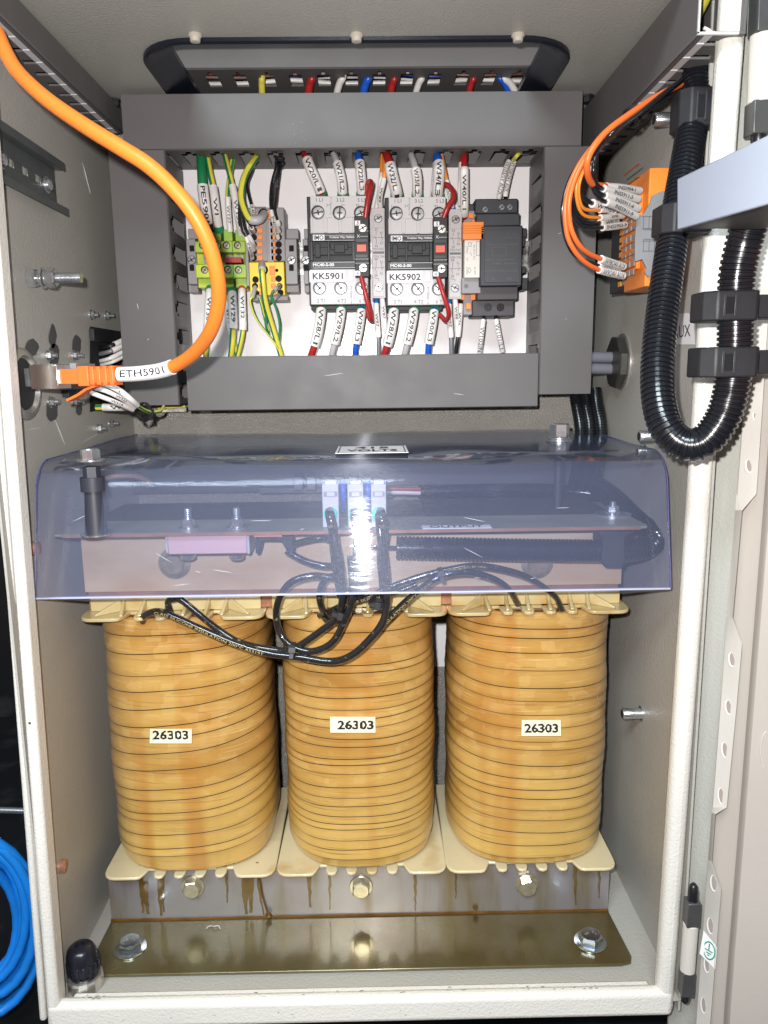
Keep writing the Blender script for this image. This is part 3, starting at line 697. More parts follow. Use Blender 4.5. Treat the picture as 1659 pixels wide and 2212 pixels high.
# ================================================================== wires
def wire(name, label, pts, w, m, sleeves=(), fer=None, grp=None, n=14, text_h=None, cat='wire'):
    """pts: (px, py, depth). w: width in px. sleeves: (t0, t1, extra_px, text, flip). fer: (t0, t1, extra px, material)"""
    ctr = [P(*p) for p in pts]; path = Path(ctr); Yv = sum(p[2] for p in pts)/len(pts); r = k(w, Yv)/2
    fers = fer if isinstance(fer, list) else ([fer] if fer else [])
    t = thing(name, label, cat, ctr[0], grp)
    mb = MB(); mb.tube(path.p, r, n, 0, uv=True); mb.build('insulation', m, t)
    for s in sleeves:
        t0, t1, ex, txt = s[:4]; flip = s[4] if len(s) > 4 else False; sm = s[5] if len(s) > 5 else SLEEVE; hh = s[6] if len(s) > 6 else .43
        sp_ = path.sub(t0, t1, 14); rs = r+k(ex, Yv)/2
        o = MB(); o.tube(sp_, rs, n+4); so = o.build('marker_sleeve', sm, t)
        if txt:
            tb = MB(); tb.wrap(txt, sp_, rs, rs*2*hh, flip=flip, bold=.0 if hh > .5 else .02, squash=1.2 if hh > .5 else 1.9); tb.build('printed_text', INK, so)
    for t0, t1, ex, fm in fers:
        MB().tube(path.sub(t0, t1, 4), r+k(ex, Yv)/2, n+4).build('ferrule', fm, t)
    return t
GT = 'labelled wires entering the devices from the top duct'
GB = 'labelled wires leaving the devices into the bottom duct'
YT = .880
def tops(lab, pts, w, m, sleeves, fer, **kw): return wire('wire', lab, pts, w, m, sleeves, fer, GT, **kw)
tops('thick dark green wire with white sleeve marked PE5901', [(434, 330, .885), (436, 371, .872), (438, 407, .868), (443, 445, .868), (451, 500, .885)], 19, GREEN, [(.45, .88, 3, 'PE5901')], (.88, 1, 2, BROWN))
tops('green and yellow wire with white sleeve marked W1', [(447, 335, .885), (453, 368, .876), (461, 407, .870), (466, 445, .868), (473, 500, .885)], 12, GY, [(.44, .92, 5, 'W1')], (.92, 1, 7, FERG))
tops('yellow and green wire with white sleeve marked W127', [(504, 335, .89), (496, 385, .885), (492, 428, .878), (497, 500, .885)], 10, GY, [(.58, 1, 2, 'W127')], None)
tops('green and yellow wire with white sleeve marked W131', [(485, 333, .885), (493, 365, .874), (503, 405, .868), (513, 460, .868), (521, 505, .885)], 11, GY, [(.43, 1, 4, 'W131')], None)
tops('thick green and yellow wire curving into the grey distribution block', [(559, 334, .885), (545, 352, .868), (527, 385, .855), (521, 425, .852), (531, 460, .85), (543, 475, .85), (560, 474, .852), (571, 463, .868)], 14, GY, [(.76, 1, 4, '', False, GREYW)], None)
for i, (pts, w, s) in enumerate(((((552, 340, .89), (545, 365, .88), (534, 395, .875), (538, 425, .872), (546, 452, .87), (548, 472, .880)), 6, (.78, 1)),
        (((556, 342, .89), (530, 378, .872), (518, 425, .864), (517, 480, .862), (524, 500, .862), (538, 524, .864), (548, 540, .878)), 5, (.72, 1)),
        (((554, 344, .89), (527, 382, .870), (517, 430, .860), (521, 490, .858), (531, 512, .858), (541, 540, .862), (545, 557, .878)), 5, (.76, 1)),
        (((556, 340, .892), (536, 372, .874), (523, 430, .858), (526, 480, .856), (534, 502, .856), (545, 522, .862), (549, 532, .878)), 5, (.8, 1)),
        (((553, 338, .888), (533, 366, .878), (526, 420, .860), (532, 470, .852), (541, 486, .852), (548, 500, .878)), 5, (.86, 1)))):
    tops('thin black wire from the fourth slot to the left holes of the grey block, number %s' % ('one', 'two', 'three', 'four', 'five')[i] if False else
         ('short black wire ending beside the thick green and yellow loop', 'black wire with sleeve ending at the left holes, fourth row', 'black wire with the longest white sleeve, ending lowest at the left holes', 'black wire with sleeve in the middle of the left bunch', 'black wire ending at the second left hole of the grey block')[i],
         pts, w, BLACKW, [(s[0], s[1], 3.4, 'INS5903' if i in (0, 2) else '', False, SLEEVE, .5)], None, n=10)
for i, (pts, s) in enumerate(((((604, 338, .888), (595, 365, .874), (586, 400, .868), (584, 440, .862), (590, 474, .86), (601, 515, .876)), (.68, 1)),
        (((606, 340, .888), (600, 375, .872), (591, 400, .868), (589, 430, .864), (588, 458, .862), (593, 478, .862), (603, 500, .876)), (.78, 1)),
        (((607, 338, .888), (603, 370, .870), (599, 400, .864), (596, 430, .862), (594, 455, .86), (602, 484, .866), (602, 486, .878)), (.82, 1)))):
    tops(('black wire with long sleeve reaching the right holes of the grey block', 'black wire hanging straight in the right bunch beside the grey block', 'black wire on the right side of the bunch with short sleeve')[i], pts, 5, BLACKW, [(s[0], s[1], 3.6, 'INS5904' if i == 0 else '', False, SLEEVE, .5)], None, n=10)
def ziptie(label, c, ax, rx, parent=None, wid=.0036, head=None, m=BLACKM, grp='black cable ties'):
    c = V(c); ax = unit(ax); u, w = perp(ax); vs = []; n = 20
    for rr in (rx, rx+.0011):
        for h in (-wid/2, wid/2):
            for i in range(n):
                a = 2*math.pi*i/n; vs.append(c+ax*h+u*(rr*math.cos(a))+w*(rr*math.sin(a)))
    fs = []
    for i in range(n):
        j = (i+1) % n; fs += [(i, j, n+j, n+i), (2*n+i, 3*n+i, 3*n+j, 2*n+j), (n+i, n+j, 3*n+j, 3*n+i), (i, 2*n+i, 2*n+j, j)]
    hd = unit(-c if head is None else head); hd = (hd-ax*hd.dot(ax)).normalized(); sd = ax.cross(hd)
    q = c+hd*(rx+.0022)
    t = thing('cable_tie', label, 'cable tie', c, grp)
    MB().add(vs, fs).build('strap', m, t)
    MB().obox(q, ax*(wid*.75), sd*.0027, hd*.0022).build('head', m, t, bev=.0005)
    MB().obox(q+sd*.0045, ax*(wid*.4), sd*.003, hd*.0006).build('tail', m, t)
    return t
ziptie('black cable tie bunching wires just under the top duct', P(604, 352, .872), P(601, 360, .872)-P(605, 340, .88), .0042)
tops('red wire with white sleeve marked W20/L1', [(659, 333, .885), (666, 352, .875), (680, 385, .872), (692, 413, .872), (695, 426, .882)], 15, RED, [(.20, .83, 7, 'W20/L1')], (.84, 1, 8, FERG))
tops('white wire with white sleeve marked W21/L2', [(721, 333, .885), (729, 354, .876), (737, 385, .872), (740, 414, .872), (740, 426, .882)], 13, GREYW, [(.27, .83, 7, 'W21/L2')], (.84, 1, 9, FERG))
tops('blue wire with white sleeve marked W22/L3', [(773, 333, .885), (777, 352, .876), (780, 385, .872), (782, 413, .872), (782, 426, .882)], 15, BLUE, [(.25, .83, 6, 'W22/L3')], (.84, 1, 9, FERG))
tops('red wire with thick white sleeve marked W32/L1', [(834, 332, .885), (841, 352, .873), (849, 385, .868), (856, 413, .868), (857, 426, .882)], 17, RED, [(.32, .83, 7, 'W32/L1')], (.84, 1, 9, FERG))
tops('pale wire with white sleeve marked W33/L2', [(887, 332, .885), (895, 355, .874), (901, 385, .870), (901, 414, .870), (901, 426, .882)], 14, GREYW, [(.40, .83, 7, 'W33/L2')], (.84, 1, 9, FERG))
tops('blue wire with thick white sleeve marked W34/L3', [(942, 332, .885), (948, 352, .873), (948, 385, .868), (945, 413, .868), (945, 426, .882)], 17, BLUE, [(.28, .83, 6, 'W34/L3')], (.84, 1, 9, FERG))
tops('thin white sleeved wire half hidden behind the blue wire marked W34/L3', [(941, 340, .892), (940, 360, .890), (937, 395, .888), (934, 426, .890)], 9, BLUE, [(.15, 1, 2, 'W34', False)], None)
tops('thin orange wire left of the red wire W32/L1', [(826, 335, .888), (825, 355, .884), (824, 380, .880), (820, 415, .876), (812, 454, .882)], 9, ORW2, [(.36, 1, 2, 'W8')], None, n=10)
tops('thin orange wire with sleeve W89 ending at the first auxiliary block', [(830, 338, .884), (831, 362, .876), (829, 390, .874), (821, 425, .872), (822, 454, .882)], 9, ORW2, [(.44, 1, 2, 'W89')], (.93, 1, 3, FERB), n=10)
tops('thin orange wire right of the blue wire W34/L3', [(954, 335, .888), (961, 370, .880), (967, 400, .878), (974, 430, .878), (978, 455, .886)], 8, ORW2, [(.48, 1, 2, 'U90')], (.93, 1, 3, FERB), n=10)
tops('red wire with white sleeve marked W40/L1 beside the relay', [(1004, 332, .885), (1003, 355, .875), (1003, 385, .872), (1003, 445, .872), (1003, 470, .885)], 13, RED, [(.28, .92, 5, 'W40/L1')], None)
tops('red wire and plain white sleeve behind the wire marked W40/L1', [(998, 334, .89), (997, 355, .887), (995, 400, .887), (995, 445, .89)], 10, RED, [(.18, 1, 2, '')], None)
tops('black tipped white wire marked W103/0V AUX above the power supply', [(1107, 340, .888), (1097, 353, .882), (1087, 385, .878), (1079, 420, .876), (1077, 434, .885)], 8, BLACKW, [(.15, .88, 3, 'W103/0V AUX', False, SLEEVE, .75)], None, n=10)
tops('right hand white wire marked W104/24V AUX above the power supply', [(1112, 345, .89), (1103, 372, .886), (1096, 400, .882), (1092, 420, .878), (1091, 434, .885)], 8, BLACKW, [(.05, .86, 3, 'W104/24V AUX', False, SLEEVE, .75)], None, n=10)
tops('short green and yellow wire over the last slot of the top duct', [(1108, 346, .885), (1116, 337, .872), (1124, 330, .878)], 9, GY, (), None, n=10)
def loops(lab, pts, w): return wire('wire_loop', lab, pts, w, RED, (), None, 'red wire loops on the contactors', n=14)
loops('red loop rising from the first contactor', [(789, 470, .852), (793, 440, .850), (800, 408, .852), (802, 395, .858), (796, 394, .866), (790, 412, .870), (788, 434, .874)], 11)
loops('red loop rising from the second contactor', [(958, 470, .852), (967, 448, .850), (979, 428, .852), (978, 412, .858), (968, 401, .866), (960, 398, .874)], 11)
loops('red loop hanging below the first contactor', [(780, 598, .852), (789, 634, .850), (798, 670, .854), (803, 690, .862), (798, 688, .870), (793, 668, .874)], 10)
loops('red loop hanging below the second contactor', [(946, 599, .852), (957, 634, .850), (968, 668, .854), (969, 684, .860), (962, 692, .868), (950, 680, .876)], 10)
def bots(lab, pts, w, m, sleeves, fer, **kw): return wire('wire', lab, pts, w, m, sleeves, fer, GB, **kw)
for dx, dy, A, B, C in ((0, 0, 'left', 'W28/L1', 'first'), (157, 2, 'left', 'W28/L1', 'second')):
    bots('red wire with white sleeve W28/L1 under the %s contactor' % C, [(694+dx, 655+dy, .888), (693+dx, 678+dy, .873), (688+dx, 712, .868), (680+dx, 745, .868), (668+dx, 780, .876)], 15, RED, [(.20, .74, 7, 'W28/L1')], (0, .15, 8, FERG))
    bots('grey wire with white sleeve W29/L2 under the %s contactor' % C, [(738+dx, 655+dy, .888), (736+dx, 678+dy, .873), (730+dx, 712, .868), (722+dx, 745, .868), (714+dx, 780, .876)], 14, GREYW, [(.20, .72, 7, 'W29/L2')], (0, .15, 9, FERG))
    bots('blue wire with white sleeve W30/L3 under the %s contactor' % C, [(783+dx, 655+dy, .888), (780+dx, 678+dy, .873), (775+dx, 712, .868), (769+dx, 745, .868), (767+dx, 780, .876)], 13, BLUE, [(.22, .72, 7, 'W30/L3')], (0, .15, 9, FERG))
    bots('grey wire with white sleeve W97 under the %s auxiliary block' % C, [(813+dx, 644+dy, .885), (813+dx, 670, .878), (817+dx, 725, .876), (818+dx, 778, .880)], 9, GREYD, [(.12, .64, 3, 'W97')], (0, .12, 2, FERB), n=10)
    bots('thin white wire with sleeve %s under the %s auxiliary block' % (('W87', C) if dx == 0 else ('W88', C)), [(824+dx, 634+dy, .882), (828+dx, 665, .876), (831+dx, 710, .876), (830+dx, 745, .878), (824+dx, 778, .884)], 8, SLEEVE, [(.05, .55, 3, 'W87' if dx == 0 else 'W88')], (0, .06, 4, FERB), n=10)
bots('black wire with white sleeve marked W76 under the relay', [(995, 650, .888), (993, 685, .878), (989, 730, .876), (982, 778, .882)], 9, BLACKW, [(.08, .62, 3, 'W76')], (0, .08, 2, BLACKW), n=10)
bots('white wire marked W102/N leaving the power supply, left one of the two', [(1045, 684, .880), (1043, 700, .874), (1039, 735, .874), (1035, 772, .884)], 8, BLACKW, [(.12, 1, 3, 'W102/N', False, SLEEVE, .75)], None, n=10)
bots('white wire marked W101/L1 leaving the power supply, right one of the two', [(1071, 684, .880), (1073, 698, .874), (1080, 735, .874), (1088, 772, .884)], 8, RED, [(.12, .84, 3, 'W101/L1', False, SLEEVE, .75)], (0, .12, 1, BLACKW), n=10)
bots('green and yellow wire with sleeve marked W130 under the earth terminals', [(454, 620, .890), (452, 640, .876), (449, 690, .870), (446, 730, .870), (445, 780, .880)], 12, GY, [(.12, .62, 5, 'W130')], (0, .12, 7, FERG))
bots('green and yellow wire with sleeve W129 hidden behind the orange cable', [(492, 640, .893), (491, 660, .887), (496, 700, .885), (503, 730, .885), (516, 780, .888)], 10, GY, [(.12, .6, 4, 'W130')], None)
bots('green and yellow wire with wide sleeve W129 in the middle under the earth terminals', [(502, 625, .890), (502, 645, .876), (504, 690, .870), (502, 740, .870), (498, 780, .880)], 13, GY, [(.12, .58, 6, 'W129')], (0, .12, 8, FERG))
bots('green and yellow wire with red ferrule and sleeve marked W132', [(523, 620, .890), (523, 640, .876), (524, 680, .870), (524, 720, .870), (511, 780, .880)], 10, GY, [(.10, .60, 6, 'W132')], (0, .07, 8, FERR))
bots('thick green and yellow wire from the yellow block into the bottom duct', [(566, 570, .882), (566, 585, .850), (568, 610, .846), (574, 655, .855), (590, 710, .868), (611, 780, .880)], 12, GY, [(0, .24, 4, '', False, GREYW)], None)
bots('thin yellow and green wire from the lowest left hole of the yellow block', [(552, 617, .882), (546, 640, .862), (541, 652, .860), (555, 690, .866), (585, 730, .872), (598, 748, .872), (612, 780, .882)], 5, GY, [(0, .24, 4, '', False, GREYW)], None, n=10)
bots('thin wire from the yellow block crossing behind the thick green one', [(553, 636, .886), (562, 650, .872), (572, 690, .874), (580, 715, .876)], 5, GY, [(0, .25, 4, '', False, GREYW)], None, n=10)
bots('thin green wire bending out of the right holes of the yellow block', [(606, 616, .882), (594, 626, .862), (586, 640, .860), (597, 668, .864), (604, 700, .868), (603, 735, .872)], 5, GREEN, [(0, .30, 4, 'PE90', False, GREYW)], None, n=10)
bots('thin green wire from the lowest right hole of the yellow block', [(607, 633, .886), (592, 645, .868), (577, 660, .866), (574, 700, .870), (580, 720, .876)], 5, GREEN, [(0, .34, 4, '', False, GREYW)], None, n=10)
# wires leaving the duct above the ceiling
for px, ex, m, w, lab in ((566, 567, YELLOWW, 14, 'yellow wire in the ceiling opening'), (675, 666, RED, 17, 'red wire in the ceiling opening left of the white one'), (741, 727, SLEEVE, 15, 'white wire in the middle of the ceiling opening'),
        (797, 784, BLUE, 17, 'blue wire in the middle of the ceiling opening'), (853, 843, RED, 16, 'dark red wire in the ceiling opening right of the blue one'), (912, 897, SLEEVE, 14, 'white wire in the ceiling opening between two red ones'),
        (1024, 1011, RED, 14, 'rightmost red wire in the ceiling opening'), (1078, 1100, BLUE, 13, 'blue wire at the right end of the ceiling opening'), (1086, 1116, SLEEVE, 15, 'white wire at the right end of the ceiling opening')):
    a = PZ(px, 166, .3085); b = P(ex, 208, a.y+.012)
    pts = [a+V((0, .01, .014)), a, a.lerp(b, .5)+V((0, -.003, .002)), b, b+V((0, .02, -.010))]
    t = thing('wire', lab, 'wire', pts[0], 'coloured wires in the ceiling opening')
    MB().tube(catmull(pts, 6), k(w, .83)/2, 14).build('insulation', m, t)

# ================================================================== devices on the rail
def screwhead(mb, c, r, ax=FWD, mi=0, mi2=1, rot=0.0, cross=True):
    if isinstance(mb, MS): mb = mb.new()
    c = V(c); ax = unit(ax); mb.lathe(c, ax, [(0, r), (r*.22, r), (r*.40, r*.86), (r*.42, .0001)], 24, mi)
    if cross:
        q = c+ax*(r*.42+.0001)
        for a in (rot, rot+math.pi/2):
            d = EX*math.cos(a)+EZ*math.sin(a); w = d.cross(ax)
            mb.obox(q, d*(r*.92 if a == rot else r*.45), w*(r*.12), ax*.00008, mi2)
ct = thing('contactor', 'first contactor of the pair, white and black, its sticker reading KK5901', 'contactor', P(730, 545, .90), 'two contactors on the rail')
YC = .868
MB().pbox(665.5, 424, 797, 660, .874, .920).build('base_housing', BLACKM, ct, bev=.0008)
MB().pbox(672, 655, 792, 669, .880, .918).build('terminal_shroud', BLACKM, ct, bev=.0005)
m = MB(); m.pbox(670.5, 423.5, 793.5, 470, YC, .8738)
m.pbox(670.5, 470, 793.5, 503.5, YC+.0016, .8738)
for a, b in ((670.5, 676), (699, 707.5), (731, 739), (761, 793.5)): m.pbox(a, 470, b, 503.5, YC, YC+.0016)
m.pbox(670.5, 500.8, 793.5, 503.5, YC, YC+.0016)
m.build('upper_terminal_cover', WHITE, ct, bev=.0004)
m = MB(); m.pbox(671, 581.5, 795, 657, YC, .8738); m.build('lower_terminal_cover', WHITE, ct, bev=.0006)
m = MB(); m.pbox(670, 504, 767, 521, YC+.0005, .8738); m.pbox(670, 563.5, 767, 581, YC+.0005, .8738)
for x0, x1 in ((670, 676), (708, 712), (760.5, 767)): m.pbox(x0, 521, x1, 563.5, YC+.001, .8738)
m.build('front_panel', BLACK, ct, bev=.0004)
m = MB(); m.pbox(676, 534, 761, 551, YC+.0025, .8738); m.pbox(680, 525, 692, 556, YC+.0015, YC+.004)
m.pbox(714, 524, 752, 540, YC+.0015, YC+.004); m.pbox(722, 527, 745, 546, YC-.0002, YC+.003)
m.build('contact_carrier', BLACKM, ct, bev=.0006)
m = MB(); m.pbox(676, 507, 701, 519.5, YC+.0001, YC+.0006)
m.build('brand_plate', PAPER, ct)
m = MB(); c = P(688.5, 513.3, YC); m.text('IMO', c, EX, EZ, k(9, YC), bold=.02, w=k(20, YC)); m.build('brand_text', INK, ct)
m = MB(); m.text('Frobisher Way, Hatfield,', P(739, 512.8, YC+.0002), EX, EZ, k(5.6, YC), bold=.02, w=k(51, YC))
m.text('MC40-S-00', P(699, 572, YC+.0002), EX, EZ, k(6.5, YC), bold=.035, w=k(44, YC))
for x0, x1, y in ((703, 767, 508), (703, 767, 519), (676, 767, 566.5), (676, 767, 578.5)): m.pbox(x0, y-.35, x1, y+.35, YC+.0002, YC+.0005)
m.build('printed_text', INKW, ct)
m = MB()
for s, px, py, h in (('1 L1', 690, 432, 7), ('3 L2', 735.5, 432, 7), ('5 L3', 781, 432, 7), ('1▾', 678, 444, 5), ('2▾', 708, 443, 5), ('3▾', 740, 443, 5), ('4▾', 772, 443, 5)):
    m.text(s.replace('▾', ''), P(px-(1.5 if '▾' in s else 0), py, YC), EX, EZ, k(h, YC), bold=.01)
    if '▾' in s: q = P(px+3, py, YC)+FWD*.0004; m.add([q+V((-.0008, 0, .0006)), q+V((.0008, 0, .0006)), q+V((0, 0, -.0008))], [(0, 1, 2)])
for s, px, py, h in (('2 T1', 693.5, 650, 7), ('4 T2', 738.5, 650, 7), ('6 T3', 785, 650, 7)): m.text(s, P(px, py, YC), EX, EZ, k(h, YC), bold=.0)
def dim13(m, px, y0, y1):
    for y in (y0, y1): m.pbox(px-2, y-.3, px+2, y+.3, YC-.0004, YC)
    m.pbox(px-.3, y0, px+.3, y0+(y1-y0)*.22, YC-.0004, YC); m.pbox(px-.3, y1-(y1-y0)*.22, px+.3, y1, YC-.0004, YC)
    m.text('13mm', P(px, (y0+y1)/2, YC), -EZ, EX, k(4.4, YC))
dim13(m, 715, 427, 462); dim13(m, 759, 619, 654)
m.build('terminal_text', INKG, ct)
m = MS()
for px, py, rot in ((687.5, 460, .15), (734, 461, 1.5), (780, 461, .4), (691, 623, -.8), (737, 623, -.9), (782, 623, -.7)):
    screwhead(m, P(px, py, YC+.0005), k(11.5, YC), rot=rot)
    MB().lathe(P(px-1.0, py-1.2, YC-.0001), FWD, [(0, k(13.8, YC)), (.0002, k(13.8, YC))], 28).build('screw_well_shade', BLACK, ct)  # flat black disc set off up-left, recess shadow painted as a crescent
m.build('terminal_screw', [mat('bright_screw', (.93, .93, .93), .22, .85), INK], ct, sharp=30)
m = MB(); m.pbox(751, 583, 763, 607, YC-.0006, YC); m.build('label_holder', WHITE2, ct, bev=.0003)
st1 = MB().pbox(668.5, 584, 745.5, 609.5, YC-.0012, YC-.0003).build('name_sticker', PAPER, ct)
tx1 = MB().text('KK5901', P(708, 596.5, YC-.0013), EX, EZ, k(13.5, YC), bold=.025, w=k(63, YC)).build('name_text', INK, ct)
# suppressor block with red button
YS = .856
MB().pbox(766, 466, 797, 598, YS, .872).build('coil_block', BLACKM, ct, bev=.0007)
MS().pbox(767.5, 515, 794.5, 523, YS-.0012, YS).pbox(767.5, 549, 794.5, 557, YS-.0012, YS).build('clip', mat('clip_black', (.03, .03, .032), .35), ct, bev=.0003)
MB().pbox(771, 528, 791, 543.5, YS-.0016, YS).build('red_button', REDB, ct, bev=.0003)
m = MS(); m.pbox(766.5, 476.5, 778, 487, YS-.0005, YS).pbox(767, 585, 778, 595, YS-.0005, YS); m.build('number_tag', PAPER, ct)
m = MB(); m.text('.5', P(772, 481.8, YS-.0004), EX, EZ, k(6.5, YS), bold=.02).text('.6', P(772, 590, YS-.0004), EX, EZ, k(6.5, YS), bold=.02)
m.pbox(781.5, 468, 782.1, 515, YS-.0002, YS).build('number_text', INK, ct)
m = MB(); m.text('X', P(774, 510, YS), EX, EZ, k(6, YS))
for x0, x1, y in ((783, 796, 499), (778, 795, 510.5), (767, 796, 559.5), (767, 797, 568.5)): m.pbox(x0, y-.3, x1, y+.3, YS-.0003, YS)
m.build('line_print', INKW, ct)
m = MS()
for px, py, r_ in ((783.5, 493, .5), (784.5, 579, .1)): screwhead(m, P(px, py, YS), k(9, YS), rot=r_)
m.build('clamp_screw', [NICKEL, BLACKM], ct, sharp=30)
SH = P(899, 462, YC)-P(730, 460, YC)
ct2 = dup(ct, SH, 'second contactor of the pair, white and black, its sticker reading KK5902', skip=('name_text', 'printed_text'))
ox = SH
m = MB(); m.text('Frobisher Way, Hatfield,', P(739, 512.8, YC+.0002)+ox, EX, EZ, k(5.6, YC), bold=.02, w=k(51, YC))
m.text('MC40-S-00', P(699, 572, YC+.0002)+ox, EX, EZ, k(6.5, YC), bold=.035, w=k(44, YC))
for x0, x1, y in ((703, 767, 508), (703, 767, 519), (676, 767, 566.5), (676, 767, 578.5)):
    a = P(x0, y, YC+.0002)+ox; b = P(x1, y, YC+.0002)+ox; m.box(a.x, b.x, a.y, a.y+.0003, a.z-.00018, a.z+.00018)
m.build('printed_text', INKW, ct2)
MB().text('KK5902', P(708, 596.5, YC-.0013)+ox, EX, EZ, k(13.5, YC), bold=.025, w=k(65, YC)).build('name_text', INK, ct2)
# auxiliary contact blocks
YA = .874
ax_ = thing('auxiliary_contact', 'narrow grey auxiliary block with contact symbols right of the first contactor', 'contact block', P(818, 545, .90), 'auxiliary blocks beside the contactors')
MB().pbox(803.5, 449, 832, 644, YA+.001, .918).build('housing', AUXG, ax_, bev=.0006)
MS().pbox(806, 456, 829.5, 492, YA, YA+.001).pbox(806, 606, 829.5, 640, YA, YA+.001).build('terminal_cover', AUXG, ax_, bev=.0003)
m = MS(); screwhead(m, P(817, 472, YA-.0002), k(8.5, YA), rot=.5); screwhead(m, P(818, 620, YA-.0002), k(8.5, YA), rot=-.4); m.build('terminal_screw', [STEEL, INK], ax_, sharp=30)
m = MB()
for s, px, py, up in (('53', 812.5, 496, 1), ('61', 824, 502.5, 1), ('62', 824, 525, 1), ('54', 812.5, 531.5, 1), ('NO', 812.5, 538, 1), ('NC', 825, 538, 1), ('NO', 812.5, 554, -1), ('NC', 825, 554, -1), ('84', 812.5, 560, -1), ('72', 824, 566, -1), ('71', 824, 590, -1), ('83', 812.5, 595, -1)):
    m.text(s, P(px, py, YA+.001), EX*up, EZ*up, k(5, YA), bold=.01)
def ln(m, x0, y0, x1, y1, Y, w=.00025):
    a, b = P(x0, y0, Y)+FWD*.0003, P(x1, y1, Y)+FWD*.0003; d = unit(b-a); s = d.cross(FWD)*w; m.add([a-s, b-s, b+s, a+s], [(0, 1, 2, 3)])
for x0, y0, x1, y1 in ((812.5, 500, 812.5, 508), (809, 509, 813, 518), (813, 518, 813, 527), (824, 506, 824, 514), (827, 513, 824, 520), (805, 513, 830, 513), (812.5, 564, 812.5, 576), (813, 577, 809, 584), (812.5, 584, 812.5, 591), (824, 570, 824, 577), (828, 576, 824, 584), (805, 578.5, 830, 578.5),
        (818, 480, 818, 490), (818, 490, 806, 492), (818, 602, 818, 612), (818, 602, 806, 600)): ln(m, x0, y0, x1, y1, YA+.001)
m.pbox(806, 543, 830, 548, YA+.0006, YA+.001)
m.build('symbol_print', INKG, ax_)
dup(ax_, P(984, 548, YA)-P(818, 546, YA), 'narrow grey auxiliary block with contact symbols right of the second contactor, next to relay')
# relay
rl = thing('relay', 'slim relay with orange lever and white body beside charcoal power supply', 'relay', P(1020, 560, .90))
MB().pbox(1001, 455, 1030, 680, .886, .920).build('socket', GREYB, rl, bev=.0006)
MB().pbox(1003, 518, 1040, 600, .862, .90).build('relay_body', mat('relay_white', (.70, .66, .60), .4), rl, bev=.0008)
MB().pbox(997, 600, 1039, 634, .868, .90).build('lower_housing', GREYB, rl, bev=.0008)
m = MB(); m.pbox(1000, 479, 1045, 517, .858, .89)
for y in (487, 492, 497, 502): m.pbox(1000, y, 1045, y+2, .8572, .8585)
m.build('orange_lever', ORANGEB, rl, bev=.0005)
m = MS()
for x0, y0, x1, y1 in ((1012, 460, 1023, 471), (1018, 475, 1035, 479.5), (996, 635, 1004, 648), (1016, 635, 1027, 648), (1007, 655, 1017, 668), (990, 655, 996, 668)): m.pbox(x0, y0, x1, y1, .882, .888)
m.build('orange_push_button', ORANGEB, rl, bev=.0003)
m = MB()
for s, px, py, h in (('No 29 61 312', 1024.5, 545, 3.6), ('24VDC', 1009, 540, 3.4), ('6A 250V', 1009, 585, 3.2), ('6A 250V', 1026, 585, 3.2), ('AgNi', 1009, 560, 3)):
    m.text(s, P(px, py, .862), -EZ, EX, k(h, .862))
for a_ in ((1012, 524, 1018, 524), (1012, 532, 1018, 532), (1012, 524, 1012, 532), (1018, 524, 1018, 532), (1015, 545, 1019, 552), (1014, 578, 1018, 584), (1018, 584, 1014, 590), (1014, 590, 1010, 584), (1010, 584, 1014, 578), (1029, 522, 1036, 522), (1029, 552, 1036, 552), (1029, 522, 1029, 552), (1036, 522, 1036, 552)): ln(m, *a_, .862, .0002)
m.lathe(P(1007, 618, .8678), FWD, [(0, .0024), (.0002, .0023)], 14)
m.build('printed_text', INKG, rl)
# power supply
ps = thing('power_supply', 'charcoal stepped power supply at the right end of the rail', 'power supply', P(1070, 560, .90))
MB().pbox(1026, 429, 1119, 461, .880, .918).pbox(1010, 440, 1028, 680, .893, .918).build('upper_terminal_block', PSU, ps, bev=.0012)
MB().pbox(1029, 461, 1123, 488, .868, .918).build('upper_step', PSU, ps, bev=.001)
MB().pbox(1037, 487, 1128, 618, .858, .918).build('main_housing', PSU, ps, bev=.0012)
MB().pbox(1047, 497, 1123, 610, .8572, .858).build('front_label', PSUF, ps, bev=.0002)
MB().pbox(1031, 618, 1119, 648, .870, .918).build('lower_step', mat('charcoal_warm', (.045, .038, .044), .5), ps, bev=.001)
MB().pbox(1020, 648, 1111, 684, .880, .918).build('lower_terminal_block', mat('charcoal_warm2', (.042, .036, .042), .5), ps, bev=.0012)
m = MS()
for x0, y0, x1, y1 in ((1128, 493, 1138, 512), (1128, 512, 1134, 532), (1128, 575, 1136, 590), (1128, 600, 1140, 625)): m.pbox(x0, y0, x1, y1, .885, .915)
m.build('side_rib', BLACKM, ps, bev=.0005)
m = MS()
for px, py in ((1048, 453), (1084, 448), (1101, 448)): screwhead(m, P(px, py, .8795), k(6.2, .88), rot=.7)
m.build('terminal_screw', [STEEL, INK], ps, sharp=30)
m = MB()
for px, py in ((1054, 664), (1081, 664)): m.lathe(P(px, py, .8800), FWD, [(0, .0044), (.0003, .0042)], 20)
m.build('screw_well_shade', BLACKW, ps)
m = MB()
for s, px, py, h, w in (('-V    +V', 1104, 506, 4, 24), ('Voltage DC', 1104, 513, 3, 34), ('Max. 2.5A  Max. 60W', 1085, 528, 4, 62), ('INPUT 100-240V AC', 1080, 561, 4, 62), ('0.88A  50/60Hz', 1090, 569, 4, 50), ('OUTPUT 24V DC 2.5A', 1082, 585, 4, 68), ('L      N', 1084, 602, 4, 40)):
    m.text(s, P(px, py, .8572), EX, EZ, k(h, .857), w=k(w, .857))
for a_ in ((1063, 534, 1094, 534), (1063, 553, 1094, 553), (1063, 534, 1063, 553), (1094, 534, 1094, 553)): ln(m, *a_, .8572, .0002)
m.build('printed_text', INKD, ps)
